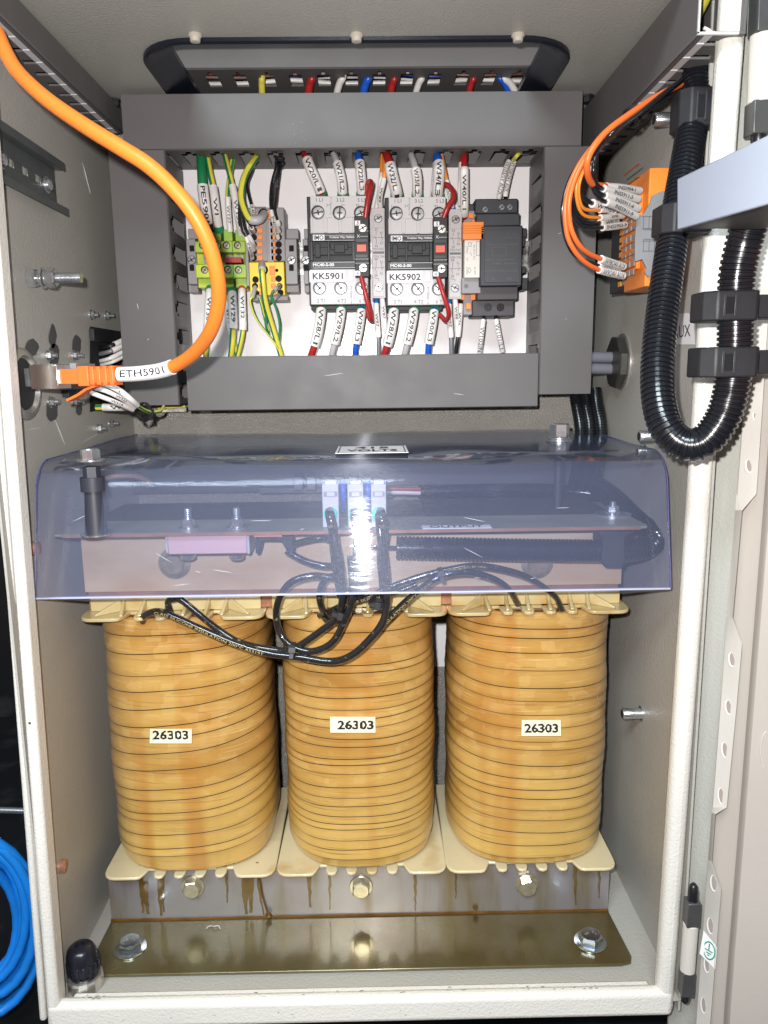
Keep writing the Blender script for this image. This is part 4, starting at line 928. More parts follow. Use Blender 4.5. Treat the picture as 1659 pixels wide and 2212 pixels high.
# earth terminals
et = thing('earth_terminal_block', 'green and yellow earth terminal row with silver screws and a red bridge', 'terminal block', P(480, 558, .90))
edges = [(421, 457), (457, 477), (477, 502), (502, 530)]
for i, (x0, x1) in enumerate(edges):
    mm = GYA if i in (0,) else GYB
    MB().pbox(x0+6, 496, x1+1.4-1.6, 521, .884, .918).pbox(x0, 521, x1-.4, 545, .874, .918).pbox(x0+2, 545, x1-.4, 571, .890, .918).pbox(x0+2, 571, x1+1.6, 600, .874, .918).pbox(x0+7, 600, x1+3, 622, .884, .918).build('earth_terminal', mm, et, bev=.0008)
m = MS()
for px, py in ((438, 530), (469, 530), (489, 530), (513, 530), (442, 583), (470, 583), (492, 582), (515, 583)):
    m_ = m.new(); m_.lathe(P(px, py, .8745), FWD, [(0, .0042), (.0006, .0041)], 18, mi=1); screwhead(m_, P(px+1, py+.8, .8735), k(6, .874), mi=0, rot=.9)
m.build('terminal_screw', [STEELY, BLACKM], et, sharp=30)
m = MS()
for x0 in (440, 452, 487, 497, 512, 521): m.pbox(x0, 550, x0+6, 568, .886, .891)
m.build('metal_contact', STEEL, et, bev=.0003)
MB().pbox(484, 556, 522, 568, .872, .889).build('red_bridge', mat('bridge_red', (.33, .015, .02), .4), et, bev=.0008)
MB().pbox(530, 505, 537, 618, .878, .918).build('end_plate', GREYB, et, bev=.0006)
# end stops
def endstop(lab, x0, x1, first=None):
    t = thing('end_stop', lab, 'end stop', P((x0+x1)/2, 560, .90), 'grey end stops on the rail')
    m = MB(); m.pbox(x0+2, 494, x1, 516, .896, .918); m.pbox(x0, 516, x1-3, 614, .884, .918); m.pbox(x0+3, 614, x1+1, 632, .898, .918); m.build('clamp_body', GREYB, t, bev=.0008)
    m = MS(); xm = (x0+x1)/2-1
    for y in (530, 572): m.pbox(xm-5, y, xm+5, y+13, .8836, .8842)
    m.build('opening', VOID, t)
    m = MB(); screwhead(m, P(xm, 562, .8838), k(9, .884), rot=.5); m.build('screw', [STEEL, INK], t, sharp=30)
    return t
endstop('grey end stop left of the green and yellow earth terminals', 404, 427)
endstop('grey end stop right of the distribution block', 616, 645)
endstop('grey end stop tight against the first contactor', 655, 669)
# distribution block
db = thing('distribution_block', 'grey terminal block with two columns of orange push buttons', 'terminal block', P(575, 500, .90))
m = MB(); m.pbox(537, 448, 615.5, 565, .882, .918); m.pbox(541, 446, 575, 452, .886, .90); m.build('housing', GREYB, db, bev=.0012)
MB().pbox(576, 472, 590, 566, .8795, .882).build('centre_strip', GREYB, db, bev=.0003)
MB().pbox(583, 478, 585, 562, .8785, .8795).build('label_strip', GREYW, db)
m = MS(); m.pbox(577, 455, 587, 474, .8795, .883)
for y in (483.5, 498, 512.5, 528, 543, 557): m.pbox(555, y-5, 567, y+5, .8805, .883); m.pbox(582+(y-483)*.03, y-5, 594, y+5, .8795, .883)
m.build('orange_push_button', ORANGEB, db, bev=.0003)
m = MS()
for y in (483.5, 498, 512.5, 528, 543, 557): m.lathe(P(548, y, .8819), FWD, [(0, .0036), (.0003, .0034)], 16); m.lathe(P(602, y, .8819), FWD, [(0, .0036), (.0003, .0034)], 16)
m.lathe(P(569, 462, .8819), FWD, [(0, .0058), (.0004, .0055)], 20); m.build('wire_hole', VOID, db)
yb_ = thing('distribution_block', 'yellow terminal block with orange buttons below the grey block', 'terminal block', P(575, 600, .90))
m = MB(); m.pbox(539, 566, 614.5, 638, .878, .918); m.build('housing', YELLOW, yb_, bev=.0008)
MB().pbox(545, 638, 622, 650, .892, .918).build('base', GREYB, yb_, bev=.0008)
m = MS()
for x0, y0, x1, y1 in ((582, 574, 594, 594), (585, 597, 595, 608), (585, 612, 595, 622), (585, 627, 595, 637), (560, 600, 566, 609), (560, 613, 566, 622), (560, 628, 566, 637)): m.pbox(x0, y0, x1, y1, .8765, .879)
m.build('orange_push_button', ORANGEB, yb_, bev=.0003)
m = MS()
for px, py, r_ in ((552, 604, .0036), (602, 602, .0036), (604, 618, .0034), (606, 632, .0034), (551, 618, .0034), (554, 634, .0034), (598, 584, .0018), (568, 583, .0056)): m.lathe(P(px, py, .8779), FWD, [(0, r_), (.0003, r_*.95)], 18)
m.build('wire_hole', VOID, yb_)
# ================================================================== transformer
YV = .7140                       # front face of the vertical clamp plates
ZBR = -.5545                     # top of lower bracket foot
XCS = (-.1915, -.0185, .1535)
TX0, TX1 = -.2790, .2375
RXS = (.0832, .0778, .0815)
XOS = (-.0032, -.0006, .0030)
zft = P(370, 1333, .690).z       # top flange
zfb = P(770, 1886, .694).z       # bottom flange
tr = thing('transformer', 'three phase transformer with three amber taped coils standing on the cabinet floor', 'transformer', (-.02, .775, -.5585))
def hexbolt(mb, p, ax, r, h, washer=1.35, mi=0, rot=0.0, mw=None, spring=False):
    p, ax = V(p), unit(ax); z = 0
    if washer: mb.lathe(p, ax, [(0, r*washer*.98), (.0004, r*washer), (.0016, r*washer), (.0019, r*washer*.96)], 28, mi if mw is None else mw); z = .0019
    if spring: mb.lathe(p+ax*z, ax, [(0, r*1.02), (.0016, r*1.02)], 24, mi); z += .0016
    mb.lathe(p+ax*z, ax, [(0, r*.97), (.0003, r), (h*.82, r), (h, r*.84)], 6, mi, rot)
    mb.lathe(p+ax*(z+h-.0002), ax, [(0, r*.80), (.0004, r*.78)], 20, mi)
    return p+ax*(z+h+.0003)
# lower bracket : foot + upright
m = MB(); foot = [(TX0+.008, .640), (TX1-.010, .640), (TX1+.0005, .6425), (TX1+.0035, .650), (TX1, YV+.002), (TX0, YV+.002), (TX0-.0015, .650), (TX0+.0005, .6425)]
m.prism([(x, y, ZBR-.003) for x, y in foot], (0, 0, .003)); m.build('bracket_foot', BRACKET, tr, bev=.0008)
MB().box(TX0, TX1, YV, YV+.003, ZBR-.001, zfb-.0030).build('bracket_upright', BRACKV, tr, bev=.0005)
MB().tube([(TX0, YV-.0006, ZBR+.0005), (TX1, YV-.0006, ZBR+.0005)], .0016, 8).build('bracket_fold', VARN, tr)
MB().box(TX0+.004, TX1-.004, YV+.0032, .835, -.553, zfb-.004).build('core_yoke', CORE, tr)
VD = mat('varnish_drip', (.21, .125, .038), .12, .3, coat=1.0, var=.4, vscale=80); y = YV-.0008      # varnish that ran down the upright
for px, w, y0, y1, bend in ((304, 10, 1868, 1972, 5), (312, 15, 1905, 1975, 9), (352, 7, 1868, 1970, 1), (345, 12, 1900, 1978, 3), (540, 16, 1868, 1972, 2), (556, 7, 1862, 1977, 14), (528, 14, 1900, 1975, 4), (668, 10, 1868, 1960, 2), (712, 6, 1868, 1965, 0), (897, 7, 1872, 1968, 0), (490, 6, 1875, 1950, 0), (1243, 8, 1872, 1955, 0), (1295, 5, 1872, 1940, 0), (985, 5, 1872, 1940, 0)):
    m = MB(); L_, R_ = [], []
    for i in range(12):
        q = i/11; c = px+bend*q*q+random.uniform(-1, 1); ww = w*(.35+.65*abs(math.sin(1.2+q*2.2)))*random.uniform(.8, 1.1)/2; yy = y0+(y1-y0)*q
        L_.append(P(c-ww, yy, y)); R_.append(P(c+ww, yy, y))
    m.add(L_+R_, [(i, i+1, 13+i, 12+i) for i in range(11)]); m.build('varnish_drip', VD, tr); y -= .00004
m = MB(); m.tube(catmull([P(548, 1876, y), P(561, 1900, y-.0005), P(567, 1935, y-.0005), P(577, 1968, y-.001), P(582, 1978, y-.003)], 6), [.0006]+[.0010]*22+[.0016, .0022], 8)
m.lathe(P(580, 1976, y-.002), FWD, [(0, .0035), (.0025, .0025), (.003, .0005)], 12).lathe(P(1027, 1960, y), FWD, [(0, .003), (.002, .002)], 10).build('varnish_blob', VARN, tr)
m = MB(); m.tube(catmull([PZ(446, 2006, ZBR+.001), PZ(450, 2001, ZBR+.002), PZ(458, 2000, ZBR+.001), PZ(462, 2001, ZBR+.003), PZ(472, 2000, ZBR+.002), PZ(476, 2007, ZBR+.001)], 5), .0004, 6).build('loose_thread', SLEEVE, tr)
for px, py, rt in ((417, 1914, .1), (780, 1914, .45), (1138, 1910, .25)):
    m = MB(); hexbolt(m, P(px, py, YV), FWD, .0098, .0065, 1.22, rot=rt); m.build('clamp_bolt', STEELY, tr, sharp=28)
for px, py, rt in ((282, 2050, .3), (1275, 2036, .1)):
    m = MB(); q = PZ(px, py, ZBR); e = hexbolt(m, q, EZ, .0118, .0078, 1.32, rot=rt)
    m.build('floor_bolt', mat('blue_zinc', (.72, .80, .88), .20, 1.0, var=.2, vscale=160), tr, sharp=28)
    MB().text('8.8', e+V((-.004, 0, -.0002)), EX*.8+EY*.5, EY*.8-EX*.5, .0026, lift=.0003).text('Y L', e+V((.004, .001, -.0002)), EX*.8-EY*.5, EY*.8+EX*.5, .0026, lift=.0003).build('bolt_marking', GREYL, tr)

def superell(xc, yc, rx, ry, n_, e=2.5):
    out = []
    for i in range(n_):
        a = 2*math.pi*i/n_; c, s = math.cos(a), math.sin(a)
        out.append((xc+rx*math.copysign(abs(c)**(2/e), c), yc+ry*math.copysign(abs(s)**(2/e), s), a))
    return out
def coil(i, xc, label, tilt, phase, seed, nb):
    xc = xc+XOS[i]
    rnd = random.Random(seed); N = 108; yc, rx, ry = .778, RXS[i], .0825
    ztop, zbot = zft-.004, zfb+.0045
    cuts = [0.0]
    for j in range(nb): cuts.append(cuts[-1]+rnd.uniform(.6, 1.35)*(1.0 if j < nb*.65 else .78))
    cuts = [c/cuts[-1] for c in cuts]
    vs, fs, ms = [], [], []
    wob = [(rnd.uniform(-1, 1), rnd.uniform(0, 6.3), rnd.uniform(-1, 1), rnd.uniform(0, 6.3)) for _ in cuts]
    soft = [rnd.random() for _ in cuts]
    def zline(c, a, w): # a: angle; edge of the tape wrap, a shallow helix
        z = ztop+(zbot-ztop)*c
        f_ = math.sin(math.pi*min(1, max(0, c)))**.5 if 0 < c < 1 else 0
        return z+f_*(tilt*math.cos(a-phase)+.0011*w[0]*math.cos(a+w[1])+.0006*w[2]*math.cos(2*a+w[3]))
    def row(c, w, dz, dr):
        base = []
        for (x, y, a) in superell(xc, yc, rx, ry, N):
            z = zline(c, a, w)+dz
            q = (z-zbot)/(ztop-zbot); bul = .0012*math.sin(3.1*q+.3)+.0006*math.sin(23*q+2*a+seed)+.0005*math.sin(5*a+9*q+seed)
            e = .0035*max(0, (.04-q)/.04)**2 if q < .04 else 0
            d = V((x-xc, y-yc, 0)).normalized(); base.append(V((x, y, z))+d*(dr+bul-e))
        return base
    rows = [row(0, wob[0], 0, -.002)]; mats = []
    for j in range(nb):
        w0, w1 = wob[j], wob[j+1]; last = j == nb-1
        c0, c1 = cuts[j], cuts[j+1]
        rows.append(row(c0, w0, -.00065, -.0001)); mats.append(0 if j == 0 else (1 if soft[j] < .62 else 2))
        for q in (.35, .7):
            ra, rb = row(c0, w0, 0, .00022*q), row(c1, w1, 0, .00022*q)
            rows.append([a.lerp(b, q) for a, b in zip(ra, rb)]); mats.append(0)
        rows.append(row(c1, w1, .0004, .0004)); mats.append(0)
    rows.append(row(1, wob[-1], 0, -.002)); mats.append(0)
    for r_ in rows: vs += r_
    for j in range(len(rows)-1):
        for a in range(N):
            b = (a+1) % N
            fs.append((j*N+a, (j+1)*N+a, (j+1)*N+b, j*N+b)); ms.append(mats[j])
    m = MB(); m.v = vs; m.f = fs; m.m = ms
    # top and bottom caps
    m.f.append(tuple(range(N))); m.m.append(0); m.f.append(tuple(range(len(vs)-1, len(vs)-N-1, -1))); m.m.append(0)
    o = m.build('coil', [coil_mat('coil_tape_%d' % i, seed*1.7), TAPEL, TAPEM], tr, sharp=60)
    o['label'] = label
    return o
lab3 = ('left', 'middle', 'right')
stick = ((328, 1571, 414, 1602, -.4, .0), (716, 1545, 809, 1579, .3, .12), (1127, 1552, 1208, 1586, -.5, .0))
coils = []
for i, xc in enumerate(XCS):
    c = coil(i, xc, '%s amber taped coil' % lab3[i], (.0100, .0030, -.0040)[i], (.0, .2, .0)[i]+math.pi*.0, (11, 23, 37)[i], (17, 24, 20)[i])
    coils.append(c)
    # paper number sticker bent round the coil
    x0, y0, x1, y1, _, _ = stick[i]
    S = superell(xc+XOS[i], .778, RXS[i], .0825, 720)
    def surf(px, py, off):
        d = _ray(px, py); best = None
        for (x, y, a) in S:
            if y > .778: continue
            tx = d.x/d.y; e = abs(x-tx*y)
            if best is None or e < best[0]: best = (e, x, y)
        q = V((best[1], best[2], d.z*best[2]/d.y)); nn = V((q.x-xc-XOS[i], q.y-.778, 0)).normalized(); return q+nn*off
    g = MB(); NX = 10; vs = []
    for jy in (0, 1):
        for jx in range(NX+1): vs.append(surf(x0+(x1-x0)*jx/NX, y0+(y1-y0)*jy, .0036))
    g.add(vs, [(a, a+1, NX+2+a, NX+1+a) for a in range(NX)])
    so = g.build('number_sticker', mat('aged_paper_%d' % i, (.88, .80, .60), .35, vcol=(.82, .60, .25), vscale=30, lo=.5, hi=.8), c)
    vs_, fs_, tw, th = fine_glyphs('26303', .03); hpx = 20; wpx = (x1-x0)*(.86 if i != 1 else .80); cx_ = (x0+x1)/2+(0 if i != 1 else 6); cy_ = (y0+y1)/2-(3 if i == 0 else 0)
    MB().add([surf(cx_+v.x/tw*wpx, cy_-v.y/th*hpx, .0040) for v in vs_], fs_).build('number_text', INK, so)
def flange(xc, z, top, lab):
    m = MB(); s = 1 if top else -1; hw = .0862; yb = YV-.0005; yf = .688 if top else .6935; th = .0034
    def plate(poly): m.prism([(xc+x, y, z) for x, y in poly], (0, 0, -th))
    for sg in (-1, 1):
        plate([(sg*a, b) for a, b in ((hw-.001, .86), (hw, yf+.016), (hw-.0008, yf+.009), (hw-.0035, yf+.0038), (hw-.0080, yf+.0008), (hw-.013, yf), (hw-.034, yf), (hw-.0378, yf+.0012), (hw-.0400, yf+.0045), (hw-.044, yb-.006), (hw-.044, .86))])
    m.box(xc-hw+.043, xc+hw-.043, yb-.006, yb, z-th, z)
    for q in (-.030, -.010, .0105, .031):
        plate([(q-.0062, yb), (q-.0056, yf+.006), (q-.004, yf+.002), (q, yf+.0005), (q+.004, yf+.002), (q+.0056, yf+.006), (q+.0062, yb)])
    if top:
        m.box(xc-hw+.005, xc+hw-.005, yb-.0025, yb, z, z+.0125)
        def rib(xa, xb, ya, yb_, w=.0016, h0=.0118):
            d = V((xb-xa, yb_-ya, 0)).normalized(); sd = V((-d.y, d.x, 0))*w
            A0, A1 = V((xc+xa, ya, z)), V((xc+xa, ya, z+h0)); B0, B1 = V((xc+xb, yb_, z)), V((xc+xb, yb_, z+.0016))
            m.add([A0-sd, A1-sd, B1-sd, B0-sd, A0+sd, A1+sd, B1+sd, B0+sd], [(0, 1, 2, 3), (7, 6, 5, 4), (0, 4, 5, 1), (1, 5, 6, 2), (2, 6, 7, 3), (3, 7, 4, 0)])
        for q in (-.030, -.010, .0105, .031): rib(q+.001, q, yb-.002, yf+.004)
        for sg in (-1, 1): rib(sg*(hw-.034), sg*(hw-.014), yb-.002, yf+.007); rib(sg*(hw-.037), sg*(hw-.0395), yb-.002, yf+.004)
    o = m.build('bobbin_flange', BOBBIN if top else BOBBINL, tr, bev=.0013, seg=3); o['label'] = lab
    return o
for i, xc in enumerate(XCS):
    flange(xc, zft, True, '%s upper flange with ribs' % lab3[i]); flange(xc, zfb, False, '%s lower flange with tabs' % lab3[i])
m = MB()
for i, xc in enumerate(XCS):      # winding visible between the flange fingers
    m.prism([(x, y, zft-.005) for x, y, a in superell(xc+XOS[i], .778, RXS[i]-.004, .078, 60)], (0, 0, .0026))
m.build('winding_end', mat('winding_end', (.10, .03, .012), .3, coat=.5, var=.6, vscale=120), tr)
# upper clamp bracket
ZU = P(700, 1147, .655).z; zlow = P(700, 1272, YV).z
m = MB(); top = [(TX0+.012, .655), (TX1-.008, .655), (TX1+.001, .6575), (TX1+.003, .664), (TX1, YV+.003), (TX0, YV+.003), (TX0-.003, .664), (TX0, .6575)]
m.prism([(x, y, ZU-.0025) for x, y in top], (0, 0, .0025)); m.build('upper_bracket_flange', mat('varnished_shelf', (.36, .35, .28), .42, .25, coat=.2, var=.3, vscale=20), tr, bev=.0006)
m = MB(); m.box(TX0+.008, TX1-.006, .6542, .6552, ZU-.0027, ZU-.0002); m.build('copper_edge', COPPER, tr)
MB().box(TX0+.001, TX1-.001, YV, YV+.003, zlow, ZU-.0026).build('upper_bracket_upright', BRACKU, tr, bev=.0006)
MB().box(TX0+.004, TX1-.004, YV+.0035, .84, zft+.001, ZU-.004).build('core_yoke', CORE, tr)
MB().box(TX0+.004, TX1-.004, YV+.0008, YV+.0035, zft+.001, zlow-.0002).build('varnished_seam', COPPER, tr)
for px, py, rt in ((378, 1216, .2), (1160, 1216, .5)):
    m = MB(); hexbolt(m, P(px, py, YV), FWD, .0108, .0070, 1.42, rot=rt); m.build('clamp_bolt', STEELY, tr, sharp=28)
# hidden rear: side strap seen right of the last coil
MB().box(.2480, .2500, .80, .835, -.545, zft-.001).build('side_strap', mat('strap_steel', (.24, .24, .22), .35, .5, var=.3, vscale=40), tr)
m = MB(); p0 = P(938, 1352, .940); p1 = P(968, 1448, .940); m.box(p0.x-.004, p1.x+.02, .9535, .9565, p1.z, p0.z)
tag(m.build('glare_patch', mat('glare_white', (.97, .97, .97), .35)), 'painted flash glare patch on the back wall between the middle and right coils', 'plate')  # added white patch: flash glare between the coils put into its colour

# ------------------------------------------------------------------ coil leads
def lead(name, lab, pts, w, grp='black coil leads', txt=None, tr_=(0.1, .9), cat='coil lead', m_=LEADW, end=True):
    ctr = [P(*p) for p in pts]; path = Path(ctr, 10); r = k(w, sum(p[2] for p in pts)/len(pts))/2
    t = thing(name, lab, cat, ctr[0], grp)
    MB().tube(path.p, r, 16).build('insulation', m_, t)
    if txt:
        tb = MB(); tb.wrap(txt, path.sub(tr_[0], tr_[1], 20), r, r*.75, ang=-.5, squash=1.6); tb.build('printed_text', GOLDT, t)
    return t
lead('coil_lead', 'lower black lead from the left coil sweeping under the tie', [(309, 1342, .70), (312, 1330, .692), (342, 1321, .684), (386, 1337, .678), (452, 1367, .672), (518, 1394, .668), (584, 1412, .664), (650, 1420, .660), (716, 1429, .656), (762, 1414, .652), (804, 1375, .650), (829, 1340, .650), (835, 1287, .651), (832, 1230, .653), (822, 1160, .654), (818, 1110, .66)], 17, txt='CLASS SILICONE INSULATION 200°C AS3191', tr_=(.04, .42))
lead('coil_lead', 'upper black lead looping out of the left coil', [(370, 1330, .70), (363, 1302, .694), (374, 1294, .690), (392, 1296, .686), (430, 1327, .680), (474, 1362, .676), (518, 1388, .672), (584, 1403, .668), (632, 1402, .664), (694, 1362, .660), (729, 1331, .656), (740, 1287, .653), (735, 1230, .652), (722, 1160, .654), (713, 1108, .66)], 16)
lead('coil_lead', 'black lead making the big loop left of the middle coil ties', [(767, 1108, .66), (770, 1180, .655), (762, 1287, .651), (742, 1345, .654), (716, 1389, .657), (672, 1407, .660), (628, 1394, .664), (603, 1362, .668), (597, 1318, .666), (612, 1276, .662), (640, 1252, .662), (690, 1244, .664), (740, 1262, .668), (752, 1330, .69)], 16)
lead('coil_lead', 'short black lead dropping into the middle coil', [(742, 1240, .67), (705, 1250, .666), (690, 1282, .668), (696, 1315, .676), (714, 1334, .69)], 15)
lead('coil_lead', 'thick black lead from the ties up to the right coil, printed in gold', [(785, 1395, .662), (812, 1366, .658), (845, 1330, .655), (892, 1286, .655), (945, 1248, .655), (1003, 1236, .656), (1060, 1248, .660), (1098, 1272, .672), (1118, 1304, .692)], 15, txt='INSULATION 200°C AS3191', tr_=(.08, .50))
lead('coil_lead', 'thin black lead arching over to the far side of the right coil', [(800, 1288, .654), (844, 1268, .654), (906, 1246, .654), (976, 1229, .655), (1038, 1222, .656), (1117, 1238, .662), (1168, 1264, .672), (1200, 1290, .684), (1213, 1316, .694)], 14, txt='ACU TYPE (AUST) BY MDR', tr_=(.2, .6))
lead('coil_lead', 'black lead crossing behind the bundle under the cover edge', [(690, 1330, .69), (712, 1320, .68), (760, 1300, .668), (800, 1290, .666), (850, 1280, .664), (900, 1262, .664)], 14, txt='SERIES SILICONE', tr_=(.25, .8))
lead('coil_lead', 'black lead between the bundle and the middle coil front', [(756, 1200, .66), (760, 1260, .656), (757, 1300, .656), (745, 1330, .660), (728, 1345, .668), (706, 1340, .68), (698, 1330, .69)], 14)
lead('coil_lead', 'rightmost black lead of the bundle under the terminals', [(823, 1130, .662), (829, 1180, .660), (836, 1250, .660), (838, 1300, .662), (826, 1340, .668), (806, 1372, .672)], 13)
for lab, c, a, rr in (('black tie at the bottom of the lead bundle', (632, 1405, .664), (80, 8), .0066), ('black tie left of centre on the lead bundle', (737, 1325, .657), (-14, 50), .0072), ('black tie right of centre on the lead bundle', (817, 1302, .655), (-5, 40), .0076), ('small black tie on the arching lead under the cover', (952, 1240, .655), (60, -12), .0050)):
    p = P(*c); q = P(c[0]+a[0], c[1]+a[1], c[2]); ziptie(lab, p, q-p, rr, wid=.0045)
lead('switch_wire', 'upper black wire from the small switch under the shelf', [(618, 1182, .668), (650, 1170, .666), (690, 1162, .664), (712, 1166, .668)], 12, 'wires of the small switch', cat='wire')
lead('switch_wire', 'lower black wire from the small switch under the shelf', [(618, 1190, .668), (660, 1212, .666), (700, 1222, .664), (730, 1220, .668)], 15, 'wires of the small switch', cat='wire')
for px, lab in ((712, 'left black lead of the three terminals under the cover'), (822, 'right black lead of the three terminals under the cover')):
    lead('coil_lead', lab, [(px, 1105, .666), (px+2, 1118, .656), (px+8, 1150, .655), (px+(12 if px < 800 else 2), 1200, .656), (px+(26 if px < 800 else 10), 1290, .658)], 22)
lead('coil_lead', 'middle black lead of the three terminals under the cover', [(767, 1105, .666), (768, 1120, .656), (772, 1150, .655), (780, 1200, .656), (776, 1290, .66)], 22)

# ------------------------------------------------------------------ things under the cover
tg = 'grey terminals on the transformer shelf'
for x0, x1, lab in ((695, 733, 'left one of three pale grey terminals under the clear cover'), (750, 786, 'middle one of three pale grey terminals under the clear cover'), (801, 835, 'right one of three pale grey terminals under the clear cover')):
    t = thing('shelf_terminal', lab, 'terminal', P((x0+x1)/2, 1140, .68), tg); xm = (x0+x1)/2
    a = P(x0, 1046, .668); b = P(x1, 1140, .668)
    MB().box(a.x, b.x, .668, .700, ZU+.0002, a.z).build('housing', TERMG, t, bev=.0009)
    m = MB(); m.pbox(x0+4, 1062, x1-4, 1073, .6672, .668); m.build('marker_slot', mat('slot_grey', (.25, .25, .28), .5), t)
    m = MB(); m.pbox(xm-8, 1063, xm+8, 1072, .6664, .6672); m.build('marker', TERMG, t)
    m = MB(); q = P(xm, 1110, .668); m.lathe(q, FWD, [(0, .0062), (.003, .0060), (.0035, .0050)], 20); m.build('teal_ring', TEAL, t)
    m = MB(); q = P(xm, 1043, .672); m.box(q.x-.0042, q.x+.0042, .670, .676, q.z-.001, q.z+.0016); m.build('top_tag', PAPER, t)
for px, lab in ((741, 'blue wire behind the gap between the left and middle shelf terminals'), (794, 'blue wire behind the gap between the middle and right shelf terminals')):
    tag(MB().tube(catmull([P(px, 1042, .70), P(px, 1060, .696), P(px+1, 1080, .70), P(px, 1100, .71)], 6), .0028, 12).build('wire', BLUE), lab, 'wire', 'blue wires behind the shelf terminals')
ab = thing('resistor_box', 'brushed aluminium box bolted under the shelf behind the clear cover', 'resistor', P(447, 1175, .68))
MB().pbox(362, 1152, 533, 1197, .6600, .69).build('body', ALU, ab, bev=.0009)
MB().pbox(533, 1152, 539, 1197, .6608, .69).pbox(357, 1152, 362, 1195, .6612, .69).build('end_plate', GREYL, ab, bev=.0005)
for i, px in enumerate((407, 512)):
    q = P(px, 1131, .6720); q.z = ZU; m = MB(); e = hexbolt(m, q, EZ, .0062, .0058, 1.5, rot=.4, spring=True); m.build('nut', STEEL, ab, sharp=28)
    m = MB(); thread(m, e-EZ*.001, EZ, .0034, .0105, pitch=.0016); m.build('stud', STEEL, ab, sharp=20)
    q = P(px-1, 1198, .670); MB().lathe(q, -EZ, [(0, .0068), (.003, .0066), (.0042, .005)], 20).build('bolt_head', STEEL, ab, sharp=50)
sw = thing('thermal_switch', 'small black switch with a red strip under the shelf behind the clear cover', 'switch', P(590, 1180, .68))
pl = [(552, 1161), (632, 1158), (634, 1196), (622, 1194), (606, 1168), (566, 1168), (560, 1196), (552, 1196)]
MB().prism([P(x, y, .664) for x, y in pl], (0, .016, 0)).build('switch_body', BLACKM, sw, bev=.0005)
MB().pbox(548, 1150, 609, 1160, .662, .68).build('red_strip', mat('pink_strip', (.75, .30, .27), .4), sw, bev=.0003)
m = MB(); m.pbox(634, 1150, 705, 1158, .7125, .7135); o = m.build('name_label', PAPER); tag(o, 'white strip label reading JS5901 below the shelf edge', 'label'); MB().text('JS5901', P(668, 1154, .7123), EX, EZ, k(7, .712), w=k(46, .712)).build('printed_text', INK, o)
a, b = PZ(910, 1133, ZU+.0006), PZ(1052, 1126, ZU+.0006)
o = MB().box(a.x, b.x, .6555, .6700, ZU+.0002, ZU+.0006).build('output_label', PAPER); tag(o, 'white label reading OUTPUT lying on the shelf under the cover', 'label')
MB().text('OUTPUT', ((a.x+b.x)/2, (.6555+.6700)/2, ZU+.0006), EX, EY, .0095, w=.047, bold=.01).build('printed_text', INK, o)
def corrugated(mb, path, r, pitch=.0036, n=28, mi=0, depth=.89, duty=.6):
    L = path.L[-1]; pts, rr = [], []; d = 0
    while d < L-pitch:
        for q, f_ in ((0, depth), (.12, 1.0), (.12+duty*.85, 1.0), (.24+duty*.85, depth)):
            pts.append(path.at((d+q*pitch)/L)); rr.append(r*f_)
        d += pitch
    return mb.tube(pts, rr, n, mi)
def conduit(lab, pts, w, grp='black corrugated conduits', pitch=.0036, name='corrugated_conduit', n=28):
    path = Path([P(*p) if len(p) == 3 else p for p in pts], 8); r = k(w, sum(p[2] for p in pts)/len(pts))/2
    # finer path for speed
    path = Path(path.sub(0, 1, 120), 1)
    return tag(corrugated(MB(), path, r, pitch, n).build(name, CONDUIT, sharp=40), lab, 'conduit', grp)
c1 = conduit('black corrugated conduit lying under the shelf behind the clear cover', [(856, 1183, .683), (950, 1185, .683), (1100, 1188, .684), (1250, 1190, .684), (1340, 1190, .684), (1385, 1185, .687), (1412, 1172, .70), (1405, 1150, .72), (1370, 1120, .74), (1330, 1080, .77), (1290, 1050, .80)], 50)
MB().tube([P(825, 1183, .683), P(870, 1183, .683)], .0028, 10)
lead('conduit_wire', 'short black wire entering the open end of the conduit under the cover', [(800, 1180, .668), (830, 1183, .676), (870, 1183, .683)], 9, 'wires into the conduit', cat='wire')
t = thing('conduit_clamp', 'black clamp holding the conduit under the right end of the shelf', 'clamp', P(1330, 1190, .68), 'black conduit clamps')
a = P(1300, 1150, .668); m = MB(); m.prism([P(x, y, .667) for x, y in ((1290, 1148), (1372, 1148), (1350, 1160), (1350, 1212), (1344, 1226), (1308, 1226), (1300, 1212), (1302, 1162))], (0, .032, 0)); m.build('clamp_body', BLACKM, t, bev=.0009)
q = PZ(1323, 1112, ZU); m = MB(); m.lathe(q, EZ, [(0, .0172), (.0014, .0172)], 36); sb = thing('shelf_bolt', 'bolt with a very wide washer at the right end of the shelf', 'bolt', q); m.build('wide_washer', STEEL, sb)
m = MB(); e = hexbolt(m, q+EZ*.0015, EZ, .0058, .0055, 1.2, rot=.1); m.build('nut', STEEL, sb, sharp=28); m = MB(); thread(m, e-EZ*.001, EZ, .003, .0045, pitch=.0013); m.build('stud', STEEL, sb, sharp=20)

# ------------------------------------------------------------------ clear cover
ZT = -.0705
cv = thing('clear_cover', 'tinted clear polycarbonate cover bent over the terminals above the coils', 'cover', (-.016, .80, ZT))
x0, x1 = P(76, 1288, .633).x, P(1449, 1270, .633).x; zb = (P(76, 1290, .633).z+P(1449, 1271, .633).z)/2
prof = [(.633, zb)]
r_ = .034; ang = R(13); yb0 = .633; zc_ = ZT-r_; 
